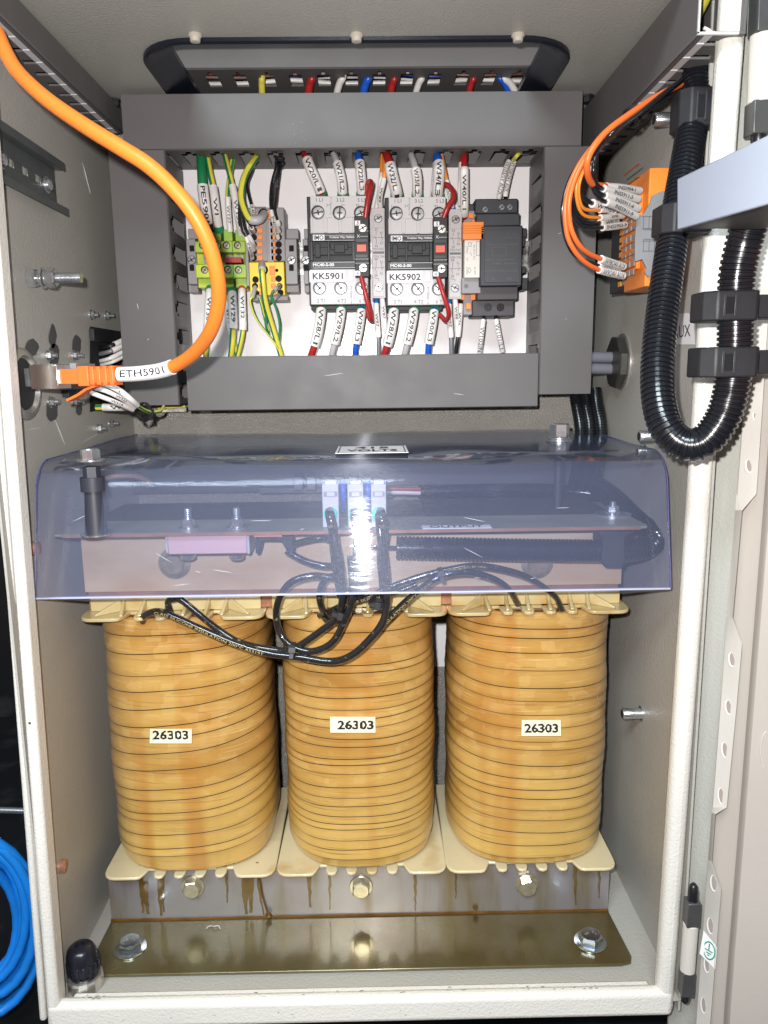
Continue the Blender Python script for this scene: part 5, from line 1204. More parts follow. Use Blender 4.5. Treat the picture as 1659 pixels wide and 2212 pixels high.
# straight slanted front up to the tangent point of the bend, then the bend, then the flat top
ycb = .633+(zc_-zb)*math.tan(ang)+r_/math.cos(ang)
for i in range(13):
    a = math.pi-ang*1.0-(math.pi/2-ang)*i/12
    prof.append((ycb+r_*math.cos(a), zc_+r_*math.sin(a)))
prof += [(.76, ZT), (.86, ZT+.001), (.945, ZT)]
def offs(p, d):
    out = []
    for i, (y, z) in enumerate(p):
        a, b = p[max(0, i-1)], p[min(len(p)-1, i+1)]; ty, tz = b[0]-a[0], b[1]-a[1]; l = math.hypot(ty, tz)
        out.append((y+tz/l*d, z-ty/l*d))
    return out
pin = offs(prof, .0028)
# subdivide along x with a slight waviness so reflections break up
NXC = 40; vs = []; K = len(prof)
for j in range(NXC+1):
    x = x0+(x1-x0)*j/NXC; inset = .0
    for pr in (prof, pin):
        for i, (y, z) in enumerate(pr):
            w = .0010*math.sin(x*17+i*.35)+.0006*math.sin(x*41+i*.8) if i > 1 else 0
            vs.append((x, y, z+w*(i/K)))
m = MB(); fs = []
S2 = 2*K
for j in range(NXC):
    for i in range(K-1):
        fs.append((j*S2+i, j*S2+i+1, (j+1)*S2+i+1, (j+1)*S2+i)); fs.append((j*S2+K+i, (j+1)*S2+K+i, (j+1)*S2+K+i+1, j*S2+K+i+1))
m.add(vs, fs)
m.build('bent_sheet', POLY, cv, sharp=80)
m = MB(); m.add([vs[i] for i in range(S2)], [(i, i+1, K+i+1, K+i) for i in range(K-1)])
m.add([vs[NXC*S2+i] for i in range(S2)], [(i, K+i, K+i+1, i+1) for i in range(K-1)])
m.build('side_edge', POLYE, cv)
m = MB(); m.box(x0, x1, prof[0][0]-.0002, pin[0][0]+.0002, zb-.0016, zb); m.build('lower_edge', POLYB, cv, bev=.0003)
m = MB()
for pr in [[(x, vs[i][1]-.0006, vs[i][2]+.0002) for i in range(K)] for x in (x0, x1)]: m.tube(catmull(pr, 3), .00055, 6)
m.build('edge_highlight', POLYE, cv)
for i in range(16):      # scratches in the plastic
    xx = random.uniform(x0+.03, x1-.03); tt = random.uniform(.1, .9); L_ = random.uniform(.003, .02); sl = random.uniform(-.6, .6); m = MB() if i == 0 else m; ym = .633+.02*tt; zm = zb+(zc_-zb)*tt
    pp = []
    for j in range(5):
        dz = sl*L_*(j/4-.5); zq = min(max(zm+dz, zb+.003), zc_-.001); pp.append(V((xx+L_*(j/4-.5), .633+(zq-zb)*math.tan(ang)-.0004, zq)))
    scratch(m, pp, .00010)
m.build('scratch', mat('scratch_pale', (.75, .78, .88), .4), cv)
# volt sticker
a, b = PZ(724, 979, ZT+.002), PZ(880, 962, ZT+.002)
sx0, sx1, sy0, sy1 = a.x, PZ(880, 976, ZT).x, a.y, b.y
so = MB().box(sx0, sx1, sy0, sy1, ZT+.0016, ZT+.0020).build('volt_sticker', PAPER, cv)
m = MB(); cx_ = (sx0+sx1)/2; hy = (sy1-sy0)
m.text('VOLTS', (cx_, sy0+hy*.30, ZT+.0020), EX, EY, hy*.26, bold=.02, w=.046).text('415', (cx_, sy0+hy*.68, ZT+.0020), EX, EY, hy*.24, bold=.02)
for xx0, xx1, yy0, yy1 in ((sx0+.002, sx1-.002, sy0+.002, sy0+.0030), (sx0+.002, sx1-.002, sy1-.003, sy1-.002), (sx0+.002, sx0+.003, sy0+.002, sy1-.002), (sx1-.003, sx1-.002, sy0+.002, sy1-.002)): m.box(xx0, xx1, yy0, yy1, ZT+.0020, ZT+.0022)
m.build('sticker_print', INK, so)
# left post with bolt
q = PZ(196, 996, ZT+.0005); bt = thing('cover_bolt', 'bolt head holding the left front of the clear cover on a black post', 'bolt', q)
m = MB(); hexbolt(m, q, EZ, .0085, .0085, 1.35, rot=.55); m.build('bolt_head', STEEL, bt, sharp=28)
q2 = V((q.x, q.y, ZT-.004)); m = MB(); m.lathe(q2, -EZ, [(0, .0072), (.009, .0072)], 6, rot=.2); m.lathe(q2-EZ*.009, -EZ, [(0, .0100), (.012, .0100), (.0125, .0070), (.060-.0, .0070), ((ZT-.013-.0004)-ZU, .0095)] if (ZT-.013)-ZU > .061 else [(0, .0100), (.012, .0100), (.0125, .0070), ((ZT-.013-.0004)-ZU, .0095)], 26)
m.build('post', mat('post_rubber', (.030, .031, .045), .5), bt, sharp=40)
MB().lathe((q.x, q.y, ZU+.0002), EZ, [(0, .0135), (.0012, .0135)], 30).build('post_washer', STEEL, bt)
q = PZ(1208, 952, ZT+.001); bt = thing('cover_bolt', 'stacked nuts on a bolt at the right rear of the clear cover', 'bolt', q)
m = MB(); m.lathe(q-EZ*.013, EZ, [(0, .0095), (.0008, .010), (.011, .010), (.012, .0092)], 6, rot=.5); m.lathe(q, EZ, [(0, .0135), (.0018, .0135)], 30); m.lathe(q+EZ*.002, EZ, [(0, .0115), (.0018, .0115)], 28); m.lathe(q+EZ*.004, EZ, [(0, .0095), (.0008, .010), (.0125, .010), (.0135, .0088)], 6, rot=.5)
m.build('nut', STEEL, bt, sharp=28)
MB().lathe(q-EZ*.014, -EZ, [(0, .0045), (.06, .0045)], 16).build('shank', BLACKM, bt)
for px, py, X, s, lab in ((72, 1185, XL-.0, 1, 'small copper plug on the left wall at the height of the shelf'), (131, 1871, XL, 1, 'small copper plug low on the left wall above the black gland')):
    tag(MB().lathe(PX(px, py, X), EX*s, [(0, .0062), (.004, .0062), (.0044, .0055)], 20).build('wall_plug', mat('copper_plug', (.62, .36, .26), .35, .6)), lab, 'plug', 'copper plugs')
# dark cables, and a dark box put in for shade, at the back, seen through the cover
conduit('grey black conduit running behind the terminals at the back', [(1330, 1075, .86), (1240, 1062, .875), (1120, 1058, .88), (1000, 1060, .88), (900, 1062, .88)], 30, 'conduits at the back', .0034)
for i, (m_, lab) in enumerate(((RED, 'red wire at the back right of the terminals'), (SLEEVE, 'white wire at the back right of the terminals'))):
    tag(MB().tube(catmull([P(835, 1056+i*8, .87), P(870, 1056+i*8, .87), P(908, 1057+i*8, .87)], 5), .0026, 10).build('wire', m_), lab, 'wire', 'wires at the back behind the cover')
rb = thing('rear_terminal_row', 'row of dark rear terminals on a rail at the back behind the cover', 'terminal block', P(760, 1040, .90))
m = MB(); m.pbox(560, 1050, 1160, 1062, .905, .915); m.build('rail_profile', mat('rail_dim', (.10, .10, .11), .4, .4), rb)
for px in (634, 662, 698, 724, 754, 784):
    MB().pbox(px, 1030, px+20, 1060, .885, .906).build('terminal', mat('smoked_terminal', (.13, .13, .15), .4) if px == 634 else bpy.data.materials['smoked_terminal'], rb, bev=.0008)
tag(MB().box(XL+.004, XR-.006, .925, .9555, -.140, -.086).build('rear_shade_box', mat('rear_shade_dark', (.055, .052, .062), .45)), 'dark box added for shade across the back wall behind the clear cover', 'box')  # dark box added in place of the shaded back wall
m = MB(); m.tube(catmull([P(515, 975, .90), P(540, 966, .89), P(580, 966, .89), P(608, 974, .90), P(580, 980, .905), P(535, 980, .905)], 6), .0012, 8)
tag(m.build('wire_loop', BLACKW), 'thin dark wire loop at the back seen through the cover top', 'wire')
tag(MB().tube(catmull([P(330, 1048, .80), P(300, 1030, .79), P(255, 1028, .78), P(225, 1036, .78), P(205, 1050, .79)], 8), .0032, 10).build('braided_strap', mat('copper_braid', (.40, .26, .17), .4, .7, bump=.6, bscale=900)), 'copper coloured braid behind the black post under the cover', 'strap')
tag(MB().pbox(250, 962, 292, 976, .86, .89).build('ribbed_fitting', BLACKM), 'black fitting at the back left beneath the cover top', 'fitting')
tag(MB().cyl(P(292, 969, .875), P(350, 970, .875), .0055, n=16).build('clear_fuse', GREYL), 'pale fuse tube beside the black fitting beneath the cover top', 'fuse')
tag(MB().cyl(P(328, 969, .8745), P(342, 969, .8745), .0062, n=16).build('yellow_band', YELLOWW), 'yellow band on the pale fuse tube', 'band')
# ================================================================== orange network cable
oc = thing('network_cable', 'thick orange network cable arching from the left ceiling duct to the wall socket', 'cable', P(230, 818, .64))
opts = [(-6, 70, .600), (10, 108, .590), (34, 150, .578), (72, 190, .565), (120, 229, .553), (190, 276, .540), (262, 320, .530), (320, 357, .525), (372, 405, .525), (418, 462, .528), (452, 530, .535), (470, 600, .545), (471, 660, .558), (455, 715, .575), (425, 757, .595), (390, 784, .612), (350, 800, .622), (300, 807, .628), (258, 809, .632)]
path = Path([P(*p) for p in opts], 8)
MB().tube(path.p, .00515, 24).build('sheath', ORANGE, oc)
Lt = path.L[-1]
sp2 = Path(path.sub(.885, 1.0, 16), 1)
MB().tube(sp2.p, .0060, 24).build('marker_sleeve', PAPER, oc)
m = MB(); m.wrap('ETH5901', sp2.p[::-1], .0061, .0056, bold=.01, squash=1.5, ang=.1); m.build('printed_text', INK, oc)
# boot and plug (axis along the wall normal, slightly towards the camera)
A = P(256, 811, .633); B = P(132, 814, .645); d = unit(B-A); u_ = unit(EZ-d*EZ.dot(d)); w_ = d.cross(u_)
def sect(mb, t0, t1, hu, hw, cu=0.0, mi=0):
    mb.obox(A+d*((t0+t1)/2)+u_*cu, d*((t1-t0)/2), u_*hu, w_*hw, mi)
m = MB(); L0 = (B-A).length
for i in range(4): sect(m, .0005+i*.0058, .0045+i*.0058, .0078-.0002*i, .0072)
sect(m, .0, .026, .0058, .0060); sect(m, .0225, .0325, .0080, .0075); m.build('strain_relief', ORANGEP, oc, bev=.0008)
m = MB(); sect(m, .0325, L0+.002, .0060, .0058); m.build('plug_body', mat('orange_clear_plug', (.80, .16, .03), .25), oc, bev=.0006)
m = MB(); q = [A+d*.020-u_*.008, A+d*.028-u_*.0105, A+d*.036-u_*.015, A+d*.046-u_*.019]
for a_, b_ in zip(q, q[1:]): m.obox((a_+b_)/2, (b_-a_)*.56, w_*.0045, unit((b_-a_).cross(w_))*.0011)
m.build('latch', ORANGEP, oc, bev=.0004)
# socket
sk = thing('network_socket', 'shiny metal network socket in a round flange on the left wall', 'socket', PX(60, 820, XL))
C0 = PX(48, 822, XL)
C0 = V((XL, .658, C0.z-.003))
mb = MB(); mb.lathe(C0+EX*.0004, EX, [(0, .030), (.003, .030), (.0045, .0285), (.0055, .0240), (.0015, .0225)], 44); mb.build('flange_ring', NICKEL, sk, sharp=40)
MB().lathe(C0+EX*.0018, EX, [(0, .0218), (.0006, .0218)], 36).build('flange_inside', BLACK, sk)
j0 = B; jd = d
m = MB(); m.obox(B+d*.0100, d*.0128, u_*.0098, w_*.0088); m.build('metal_shell', mat('socket_metal', (.86, .80, .77), .22, 1.0, bump=.1, bscale=200), sk, bev=.0006)
m = MB(); m.obox(B+d*.0240, d*.005, u_*.0075, w_*.0070); m.obox(B+d*.0065+u_*.0098, d*.0060, u_*.0004, w_*.0087); m.obox(B+d*.012+u_*.0100, d*.008, u_*.0007, w_*.0075); m.build('metal_tab', STEEL, sk, bev=.0003)
# grey clips and connectors near the socket
for (x0, y0, x1, y1, X, lab, mm) in ((148, 784, 192, 798, XL, 'pale grey clip on the left wall above the orange plug', GREYL), (87, 786, 118, 797, XL, 'pale grey tab above the metal socket', GREYL), (132, 842, 165, 856, XL, 'dark clip on the left wall below the orange plug', BLACKM)):
    a = PX(x0, y0, X); b = PX(x1, y1, X)
    tag(MB().box(XL+.0005, XL+.007, a.y, b.y, b.z, a.z).build('wall_clip', mm, bev=.0006), lab, 'clip', 'clips near the network socket')
# cable bundle at the left wall
GL = 'labelled wires at the cutout in the left wall'
def lw(lab, pts, w, m_, sl=(), grp=GL, fer=None): return wire('wire', lab, pts, w, m_, sl, fer, grp, n=10)
lw('black wire topmost at the wall cutout', [(198, 752, .86), (235, 748, .845), (268, 735, .86)], 9, BLACKW, [(.7, 1, 3, '')])
lw('grey wire below the black wire at the wall cutout', [(198, 768, .86), (235, 760, .845), (268, 745, .86)], 9, GREYD, [(.65, 1, 3, '')])
lw('white wire in the middle of the wall cutout', [(200, 783, .86), (235, 775, .845), (270, 758, .86)], 8, SLEEVE, [(.6, 1, 2, '')])
lw('lower white wire of the wall cutout', [(202, 792, .86), (240, 783, .845), (272, 768, .86)], 7, SLEEVE, ())
lw('dark grey wire low at the wall cutout', [(205, 806, .86), (240, 802, .845), (275, 788, .86)], 9, GREYD, ())
lw('lowest black wire at the wall cutout', [(205, 818, .86), (240, 812, .845), (275, 806, .86)], 9, BLACKW, ())
lw('wire with white sleeve marked W122 under the orange plug', [(205, 838, .70), (230, 845, .70), (265, 862, .71), (290, 880, .73), (312, 890, .76)], 6, BLACKW, [(0, .62, 4, 'W122')])
lw('wire with white sleeve marked 126 just under the orange plug', [(215, 830, .71), (240, 836, .70), (272, 855, .71), (296, 878, .73), (315, 890, .76)], 6, BLACKW, [(0, .62, 4, '126')])
lw('wire with white sleeve marked W118, lowest of the fan', [(196, 848, .70), (222, 858, .70), (258, 872, .71), (288, 886, .73), (310, 893, .76)], 6, BLACKW, [(0, .60, 4, 'W118')])
lw('green and yellow wire with white sleeve curling under the left duct', [(238, 832, .71), (262, 846, .705), (285, 865, .71), (305, 882, .73), (325, 890, .75), (345, 888, .77), (353, 878, .79)], 8, GY, [(0, .34, 4, '')])
lw('green and yellow wire with white sleeve marked W at the bottom of the cutout', [(207, 880, .80), (225, 880, .80), (245, 880, .80), (275, 880, .81)], 12, GY, [(.22, 1, 4, 'W')])
lw('thin yellow wire running behind the ducts at the lower left', [(340, 884, .90), (370, 880, .91), (400, 878, .915)], 6, YELLOWW, ())
ziptie('black tie gathering the labelled wires under the left duct', P(311, 890, .757), P(325, 886, .76)-P(300, 884, .75), .0085)
o = MB().pbox(345, 880, 402, 890, .925, .935).build('bottom_rail', RAIL); tag(o, 'bare metal rail end below the left duct', 'rail')

# ================================================================== right wall
def peg(lab, px, py, r, L, flip=False):
    p = PX(px, py, XR); t = thing('wall_insert', lab, 'insert', p, 'metal inserts on the right wall')
    MB().lathe(p, -EX, [(0, r*1.35), (.0012, r*1.35), (.0013, r*1.0), (L-.001, r), (L, r*.86)], 24).build('barrel', STEEL, t, sharp=50)
    MB().lathe(p-EX*L, -EX, [(0, r*.7), (.0002, r*.68)], 18).build('bore', VOID, t)
peg('metal insert low on the right wall beside the right coil', 1386, 1541, .0056, .020)
peg('metal insert on the right wall just left of the hanging conduit', 1436, 942, .0056, .024)
peg('small metal insert behind the right corner of the clear cover', 1395, 976, .0050, .009)
peg('metal insert near the ceiling behind the conduit clamp', 1462, 258, .0060, .020)
gl = thing('cable_gland', 'large dark locknut on the right wall with two grey pipes entering it', 'gland', PX(1338, 782, XR))
g0 = V((XR, .838, P(1338, 782, .838).z))
m = MB(); m.lathe(g0, -EX, [(0, .0300), (.0015, .0300), (.002, .0285)], 40); m.build('washer', NICKEL, gl)
m = MB(); m.lathe(g0-EX*.0022, -EX, [(0, .0270), (.0008, .0280), (.0072, .0280), (.0085, .0262)], 8, rot=.3); m.build('locknut', mat('nut_dark', (.10, .10, .09), .3, .7), gl, sharp=28)
for i, py in enumerate((772, 797)):
    a = P(1340, py, .838); MB().cyl((XR-.004, .838, a.z), (.236, .862, a.z+.001), .0060, n=20).build('pipe', mat('pipe_grey', (.17, .17, .20), .35) if i == 0 else bpy.data.materials['pipe_grey'], gl)
for i, (x, lab) in enumerate(((1252, 'leftmost black conduit dropping behind the clear cover at the right'), (1272, 'middle black conduit dropping behind the clear cover at the right'), (1296, 'rightmost black conduit dropping behind the clear cover at the right'))):
    conduit(lab, [(x-12, 840, .875), (x-8, 870, .87), (x, 915, .86), (x+1, 960, .855), (x-6, 1010, .86), (x-16, 1060, .87)], (24, 24, 30)[i], 'conduits dropping behind the cover', .0030, n=20)
# white handwritten AUX sticker
so = MB().add([PX(x, y, XR)-EX*.0004 for x, y in ((1462, 678), (1489, 676), (1500, 700), (1503, 744), (1458, 744))], [(0, 1, 2, 3, 4)]).build('name_sticker', PAPER)
tag(so, 'white handwritten sticker reading AUX on the right wall behind conduit', 'sticker')
vs_, fs_, tw, th = glyphs('AUX', .0)
MB().add([PX(1474+v.x/tw*38, 716-v.y/th*26-v.x*3, XR)-EX*.0008 for v in vs_], fs_).build('handwriting', INK, so)
# orange terminal block
yo0, yo1 = .680, .736; XO = .2340
zt_, zb_ = P(1420, 362, yo0).z, P(1420, 618, yo0).z
ob = thing('output_terminal_block', 'orange terminal stack with grey end plate on the right wall', 'terminal block', (XR, .72, zb_))
m = MB(); m.box(XO, XR-.001, yo0, yo1, zb_, zt_); m.box(XO-.004, XO, yo0+.012, yo1, zb_+.016, zt_-.014); m.build('orange_housing', ORANGEB, ob, bev=.001)
m = MS(); rr_ = random.Random(3)
zz = zb_+.012
while zz < zt_-.012:
    for yy in (yo0+.017, yo0+.029, yo0+.041):
        m.box(XO-.0046, XO-.0038, yy, yy+.008, zz, zz+.0045)
    zz += .0075
m.build('wire_hole', mat('hole_grey', (.30, .28, .27), .4), ob)
m = MB(); 
for i in range(9): m.box(XO-.0052, XO-.0040, yo0+.013, yo1-.002, zb_+.018+i*.0105, zb_+.0186+i*.0105)
m.build('terminal_gap', mat('gap_orange', (.35, .08, .01), .5), ob)
poly = [(1375, 470), (1392, 460), (1404, 440), (1410, 422), (1425, 414), (1448, 409), (1470, 409), (1465, 600), (1400, 598), (1393, 588), (1398, 580), (1388, 560), (1372, 565), (1372, 520)]
MB().prism([P(x, y, yo0-.0032) for x, y in poly], (0, .003, 0)).build('end_plate', mat('end_plate_grey', (.21, .21, .22), .5, var=.05, vscale=60), ob, bev=.0005)
m = MB()
for r0, r1 in ((467, 493), (520, 542)):
    for c_ in range(4): x = 1390+c_*12; m.pbox(x, r0, x+.8, r1, yo0-.0038, yo0-.0032)
    m.pbox(1388, r0-.5, 1440, r0+.5, yo0-.0038, yo0-.0032); m.pbox(1388, r1-.5, 1440, r1+.5, yo0-.0038, yo0-.0032)
m.pbox(1390, 495, 1425, 496, yo0-.0038, yo0-.0032); m.pbox(1390, 516, 1425, 517, yo0-.0038, yo0-.0032); m.build('moulded_rib', mat('rib_grey', (.11, .11, .12), .5), ob)
m = MB(); m.pbox(1441, 379, 1448, 390, yo0-.0006, yo0); m.build('test_slot', GREYW, ob)
bx = thing('fuse_terminal_block', 'black terminal column with orange levers beside the right vertical duct', 'terminal block', (.25, .80, zb_), None)
zt2, zb2 = P(1330, 480, .79).z, P(1330, 634, .79).z
MB().box(.240, XR-.001, .742, .800, zb2, zt2).build('housing', BLACKM, bx, bev=.0008)
m = MS()
zz = zb2+.004
while zz < zt2-.004:
    for yy in (.748, .762): m.box(.2388, .2402, yy, yy+.008, zz, zz+.0045)
    zz += .0068
m.build('orange_lever', mat('lever_orange', (.70, .28, .05), .45), bx)
# wires with printed sleeves
GO = 'wires with white sleeves at the orange terminal stack'
def ow(lab, pts, w, m_, sl, **kw): return wire('wire', lab, pts, w, m_, sl, None, GO, n=12, **kw)
ow('thick orange wire from the ceiling duct to the sleeve marked INS5904-1', [(1480, 178, .66), (1425, 205, .64), (1370, 240, .62), (1310, 285, .605), (1275, 330, .60), (1268, 365, .605), (1278, 395, .62), (1304, 402, .635), (1340, 405, .65), (1382, 412, .672)], 13, ORW, [(.78, 1, 2, 'INS5904-1', False, SLEEVE, .46)])
ow('black wire from the bundle to the sleeve marked INS5911-5', [(1478, 165, 0.648), (1425, 210, 0.628), (1375, 250, 0.608), (1320, 290, 0.598), (1290, 330, 0.615), (1282, 370, 0.615), (1292, 402, 0.625), (1330, 415, 0.645), (1378, 430, 0.670)], 9, BLACKW, [(.74, 1, 7, 'INS5911-5', False, SLEEVE, .46)])
ow('black wire from the bundle to the sleeve marked INS5911-6', [(1474, 170, 0.650), (1420, 212, 0.633), (1368, 255, 0.613), (1308, 300, 0.603), (1280, 345, 0.620), (1278, 385, 0.620), (1294, 416, 0.628), (1335, 432, 0.648), (1378, 450, 0.671)], 9, BLACKW, [(.75, 1, 7, 'INS5911-6', False, SLEEVE, .46)])
ow('black wire from the bundle to the sleeve marked INS5911-9', [(1476, 172, 0.652), (1418, 218, 0.634), (1360, 262, 0.616), (1300, 312, 0.608), (1276, 355, 0.625), (1279, 400, 0.625), (1298, 430, 0.630), (1335, 447, 0.650), (1374, 467, 0.672)], 9, BLACKW, [(.76, 1, 7, 'INS5911-9', False, SLEEVE, .46)])
ow('black wire to the sleeve marked W70/0V', [(1470, 178, 0.658), (1410, 228, 0.648), (1350, 270, 0.638), (1285, 325, 0.628), (1250, 385, 0.645), (1253, 415, 0.650), (1275, 437, 0.655), (1325, 456, 0.680)], 9, BLACKW, [(.82, 1, 9, 'W70/0V', False, SLEEVE, .46)])
ow('pale orange wire to the sleeve marked W89 at the orange stack', [(1466, 186, .68), (1400, 232, .665), (1340, 272, .65), (1285, 322, .64), (1256, 380, .635), (1250, 420, .64), (1262, 451, .65), (1300, 454, .665), (1338, 452, .69)], 7, ORW2, [(.83, 1, 5, 'W89', False, SLEEVE, .46)])
ow('pale orange wire to the sleeve marked W90 at the orange stack', [(1466, 190, .68), (1398, 236, .665), (1336, 278, .65), (1278, 330, .64), (1248, 390, .635), (1247, 435, .64), (1262, 465, .65), (1300, 470, .665), (1345, 466, .69)], 7, ORW2, [(.83, 1, 6, 'W90', False, SLEEVE, .46)])
ow('black wire to the sleeve marked W8770', [(1468, 182, 0.668), (1396, 240, 0.653), (1330, 285, 0.638), (1268, 345, 0.650), (1240, 410, 0.645), (1243, 455, 0.650), (1260, 480, 0.655), (1300, 482, 0.670), (1330, 478, 0.690)], 9, BLACKW, [(.86, 1, 8, 'W8770', False, SLEEVE, .46)])
ow('black wire to the sleeve marked INS5903-9', [(1466, 186, 0.668), (1392, 244, 0.653), (1324, 292, 0.638), (1262, 352, 0.650), (1234, 415, 0.645), (1238, 462, 0.650), (1262, 490, 0.655), (1305, 491, 0.670), (1350, 486, 0.690)], 9, BLACKW, [(.85, 1, 6, 'INS5903-9', False, SLEEVE, .46)])
ow('upper orange wire sweeping down to the sleeve marked W98/24V AUX', [(1440, 205, .655), (1380, 240, .645), (1315, 285, .635), (1260, 350, .63), (1232, 420, .63), (1231, 480, .635), (1245, 520, .64), (1268, 545, .65), (1305, 562, .668), (1347, 576, .69)], 10, ORW, [(.84, 1, 6, 'W98/24V AUX', False, SLEEVE, .7)])
ow('lower orange wire sweeping down to the sleeve marked W9/24V AUX', [(1438, 210, .660), (1372, 246, .65), (1305, 292, .64), (1250, 358, .635), (1223, 430, .635), (1224, 500, .64), (1240, 540, .645), (1266, 568, .655), (1300, 585, .67), (1346, 596, .69)], 10, ORW, [(.85, 1, 6, 'W9/24V AUX', False, SLEEVE, .7)])
ow('black wire sweeping down to the hidden sleeve W97/24V AUX', [(1450, 208, 0.646), (1368, 256, 0.638), (1300, 304, 0.628), (1240, 370, 0.645), (1216, 440, 0.645), (1218, 500, 0.650), (1236, 545, 0.655), (1262, 562, 0.665), (1300, 576, 0.680), (1335, 588, 0.700)], 8, BLACKW, [(.86, 1, 7, 'W97/0V AUX', False, SLEEVE, .7)])
ziptie('black tie on the orange and black bundle under the right ceiling duct', P(1366, 252, .645), P(1400, 228, .65)-P(1330, 290, .635), .0072, wid=.005)

# big hanging conduit loop
conduit('big black corrugated conduit hanging in a U across the right frame', [(1512, 96, .665), (1507, 160, .66), (1500, 240, .648), (1484, 340, .630), (1466, 440, .615), (1450, 540, .60), (1434, 650, .585), (1422, 760, .568), (1421, 850, .555), (1437, 920, .545), (1475, 958, .538), (1520, 955, .532), (1560, 905, .528), (1580, 840, .526), (1588, 760, .525), (1590, 680, .524), (1592, 600, .522), (1606, 530, .52), (1625, 470, .515), (1652, 400, .51), (1690, 330, .50)], 70, pitch=.0037, n=32)
conduit('second black conduit hidden behind the top of the hanging one', [(1540, 100, .690), (1534, 180, .68), (1524, 260, .67), (1508, 340, .66), (1490, 430, .65)], 50, pitch=.0037)
def clamp(lab, px, py, Y, w, h, dxt, parts=True, arm=90):
    c = P(px, py, Y); t = thing('conduit_clamp', lab, 'clamp', c, 'black conduit clamps')
    W2, H2 = k(w, Y)/2, k(h, Y)/2; D2 = W2*.95; cut = W2*.42
    poly = [(-W2, -D2+cut), (-W2+cut, -D2), (W2-cut*.3, -D2), (W2, -D2+cut*.3), (W2, D2), (-W2+cut, D2), (-W2, D2-cut)]
    ax_ = unit(V((dxt, 0, 1)))
    MB().prism([c+V((x, y, 0))-ax_*H2 for x, y in poly], ax_*(2*H2)).build('clamp_body', BLACKM, t, bev=.0012)
    q = c+V((-W2*.15, -D2-.0002, 0)); MB().obox(q, EX*(W2*.13), EY*.0006, ax_*(H2*.55)).build('window', VOID, t)
    fr_ = mat('clamp_frame', (.035, .035, .04), .4) if 'clamp_frame' not in bpy.data.materials else bpy.data.materials['clamp_frame']
    m = MB()
    for s in (-1, 1): m.obox(q+EX*(s*W2*.20), EX*(W2*.05), EY*.0012, ax_*(H2*.75))
    m.build('window_frame', fr_, t, bev=.0003)
    if arm:
        MB().obox(c+EX*(W2+k(arm, Y)/2)+EY*.004, EX*(k(arm, Y)/2), EY*.010, ax_*(H2*.8)).build('mounting_arm', BLACKM, t, bev=.001)
clamp('black clamp near the top of the hanging conduit below the ceiling duct', 1503, 243, .646, 88, 72, .0, arm=10)
clamp('black clamp on the hanging conduit next to the door duct', 1468, 478, .606, 98, 58, .0, arm=24)
clamp('upper black clamp fixing the conduit to the door frame', 1560, 664, .523, 112, 60, .0, arm=110)
clamp('lower black clamp fixing the conduit to the door frame', 1556, 783, .523, 118, 62, .0, arm=110)

# ================================================================== door and hinges
dp = thing('cabinet_door', 'open pale cabinet door edge with a perforated stiffening bar on the right', 'door', P(1590, 2180, .60))
GUT = mat('gutter_paint', (.50, .50, .455), .4, bump=.5, bscale=420, bdist=.0009, var=.06, vscale=9)
YB1 = .596
Ledge = [(1650, -20), (1637, 300), (1609, 863), (1562, 1460), (1504, 2212), (1499, 2280)]
m = MB(); vs = []
for (x, y) in Ledge: vs += [P(x-75 if y < 1900 else x-60, y, .640), P(x+6, y, .612)]
m.add(vs, [(2*i, 2*i+1, 2*i+3, 2*i+2) for i in range(len(Ledge)-1)]); m.prism([P(1540, -20, .645), P(1655, -20, .645), P(1510, 2280, .645), P(1440, 2280, .645)], (0, .002, 0)); m.build('door_return', GUT, dp)
rightE = [(1690, -20), (1678, 300), (1662, 640), (1648, 863), (1634, 1067), (1603, 1103), (1583, 1334), (1603, 1390), (1591, 1527), (1570, 1744), (1545, 1759), (1538, 1861), (1558, 1922), (1534, 2212), (1529, 2280)]
def lx(y):
    for (xa, ya), (xb, yb_) in zip(Ledge, Ledge[1:]):
        if ya <= y <= yb_: return xa+(xb-xa)*(y-ya)/(yb_-ya)
m = MB(); vs = []
for x, y in rightE: vs += [P(lx(y), y, YB1), P(x, y, YB1-.010)]
vs += [v+V((0, .0016, 0)) for v in vs]; K = len(rightE)
fs = [(2*i, 2*i+2, 2*i+3, 2*i+1) for i in range(K-1)]+[(2*K+2*i, 2*K+2*i+1, 2*K+2*i+3, 2*K+2*i+2) for i in range(K-1)]+[(2*i, 2*K+2*i, 2*K+2*i+2, 2*i+2) for i in range(K-1)]+[(2*i+1, 2*i+3, 2*K+2*i+3, 2*K+2*i+1) for i in range(K-1)]
m.add(vs, fs); m.build('perforated_bar', DOORP, dp, sharp=30)
m = MS(); m2 = MS()
for x, y, rx, ry in ((1617, 1007, 7, 15), (1631, 900, 6, 9), (1580, 1425, 7, 16), (1573, 1528, 7, 16), (1565, 1620, 7, 17), (1557, 1720, 7, 18), (1541, 1908, 7, 18), (1534, 2000, 7, 18), (1526, 2085, 6, 17), (1519, 2172, 6, 18)):
    Yh = YB1-.0056
    vs = [P(x+rx*math.cos(a)+1.5*math.sin(a), y+ry*math.sin(a), Yh-.0004) for a in [i*math.pi/9 for i in range(18)]]
    vi = [P(x+1.2+(rx-2)*math.cos(a)+1.5*math.sin(a), y-1+(ry-2)*math.sin(a), Yh-.0008) for a in [i*math.pi/9 for i in range(18)]]
    m.add(vs, [tuple(range(18))]); m2.add(vi, [tuple(range(18))])
m.build('hole_rim', PAPER, dp); m2.build('hole', mat('hole_shade', (.36, .31, .27), .5), dp)
m = MB(); vs = []
for y in range(-60, 2500, 140): yy = y; yl = max(-19, min(2279, yy)); x = lx(yl); vs += [P(x+2, yy, .608), P(x+58, yy, .590), P(x+64, yy, .580), P(x+72, yy, .576), P(x+330, yy, .540)]
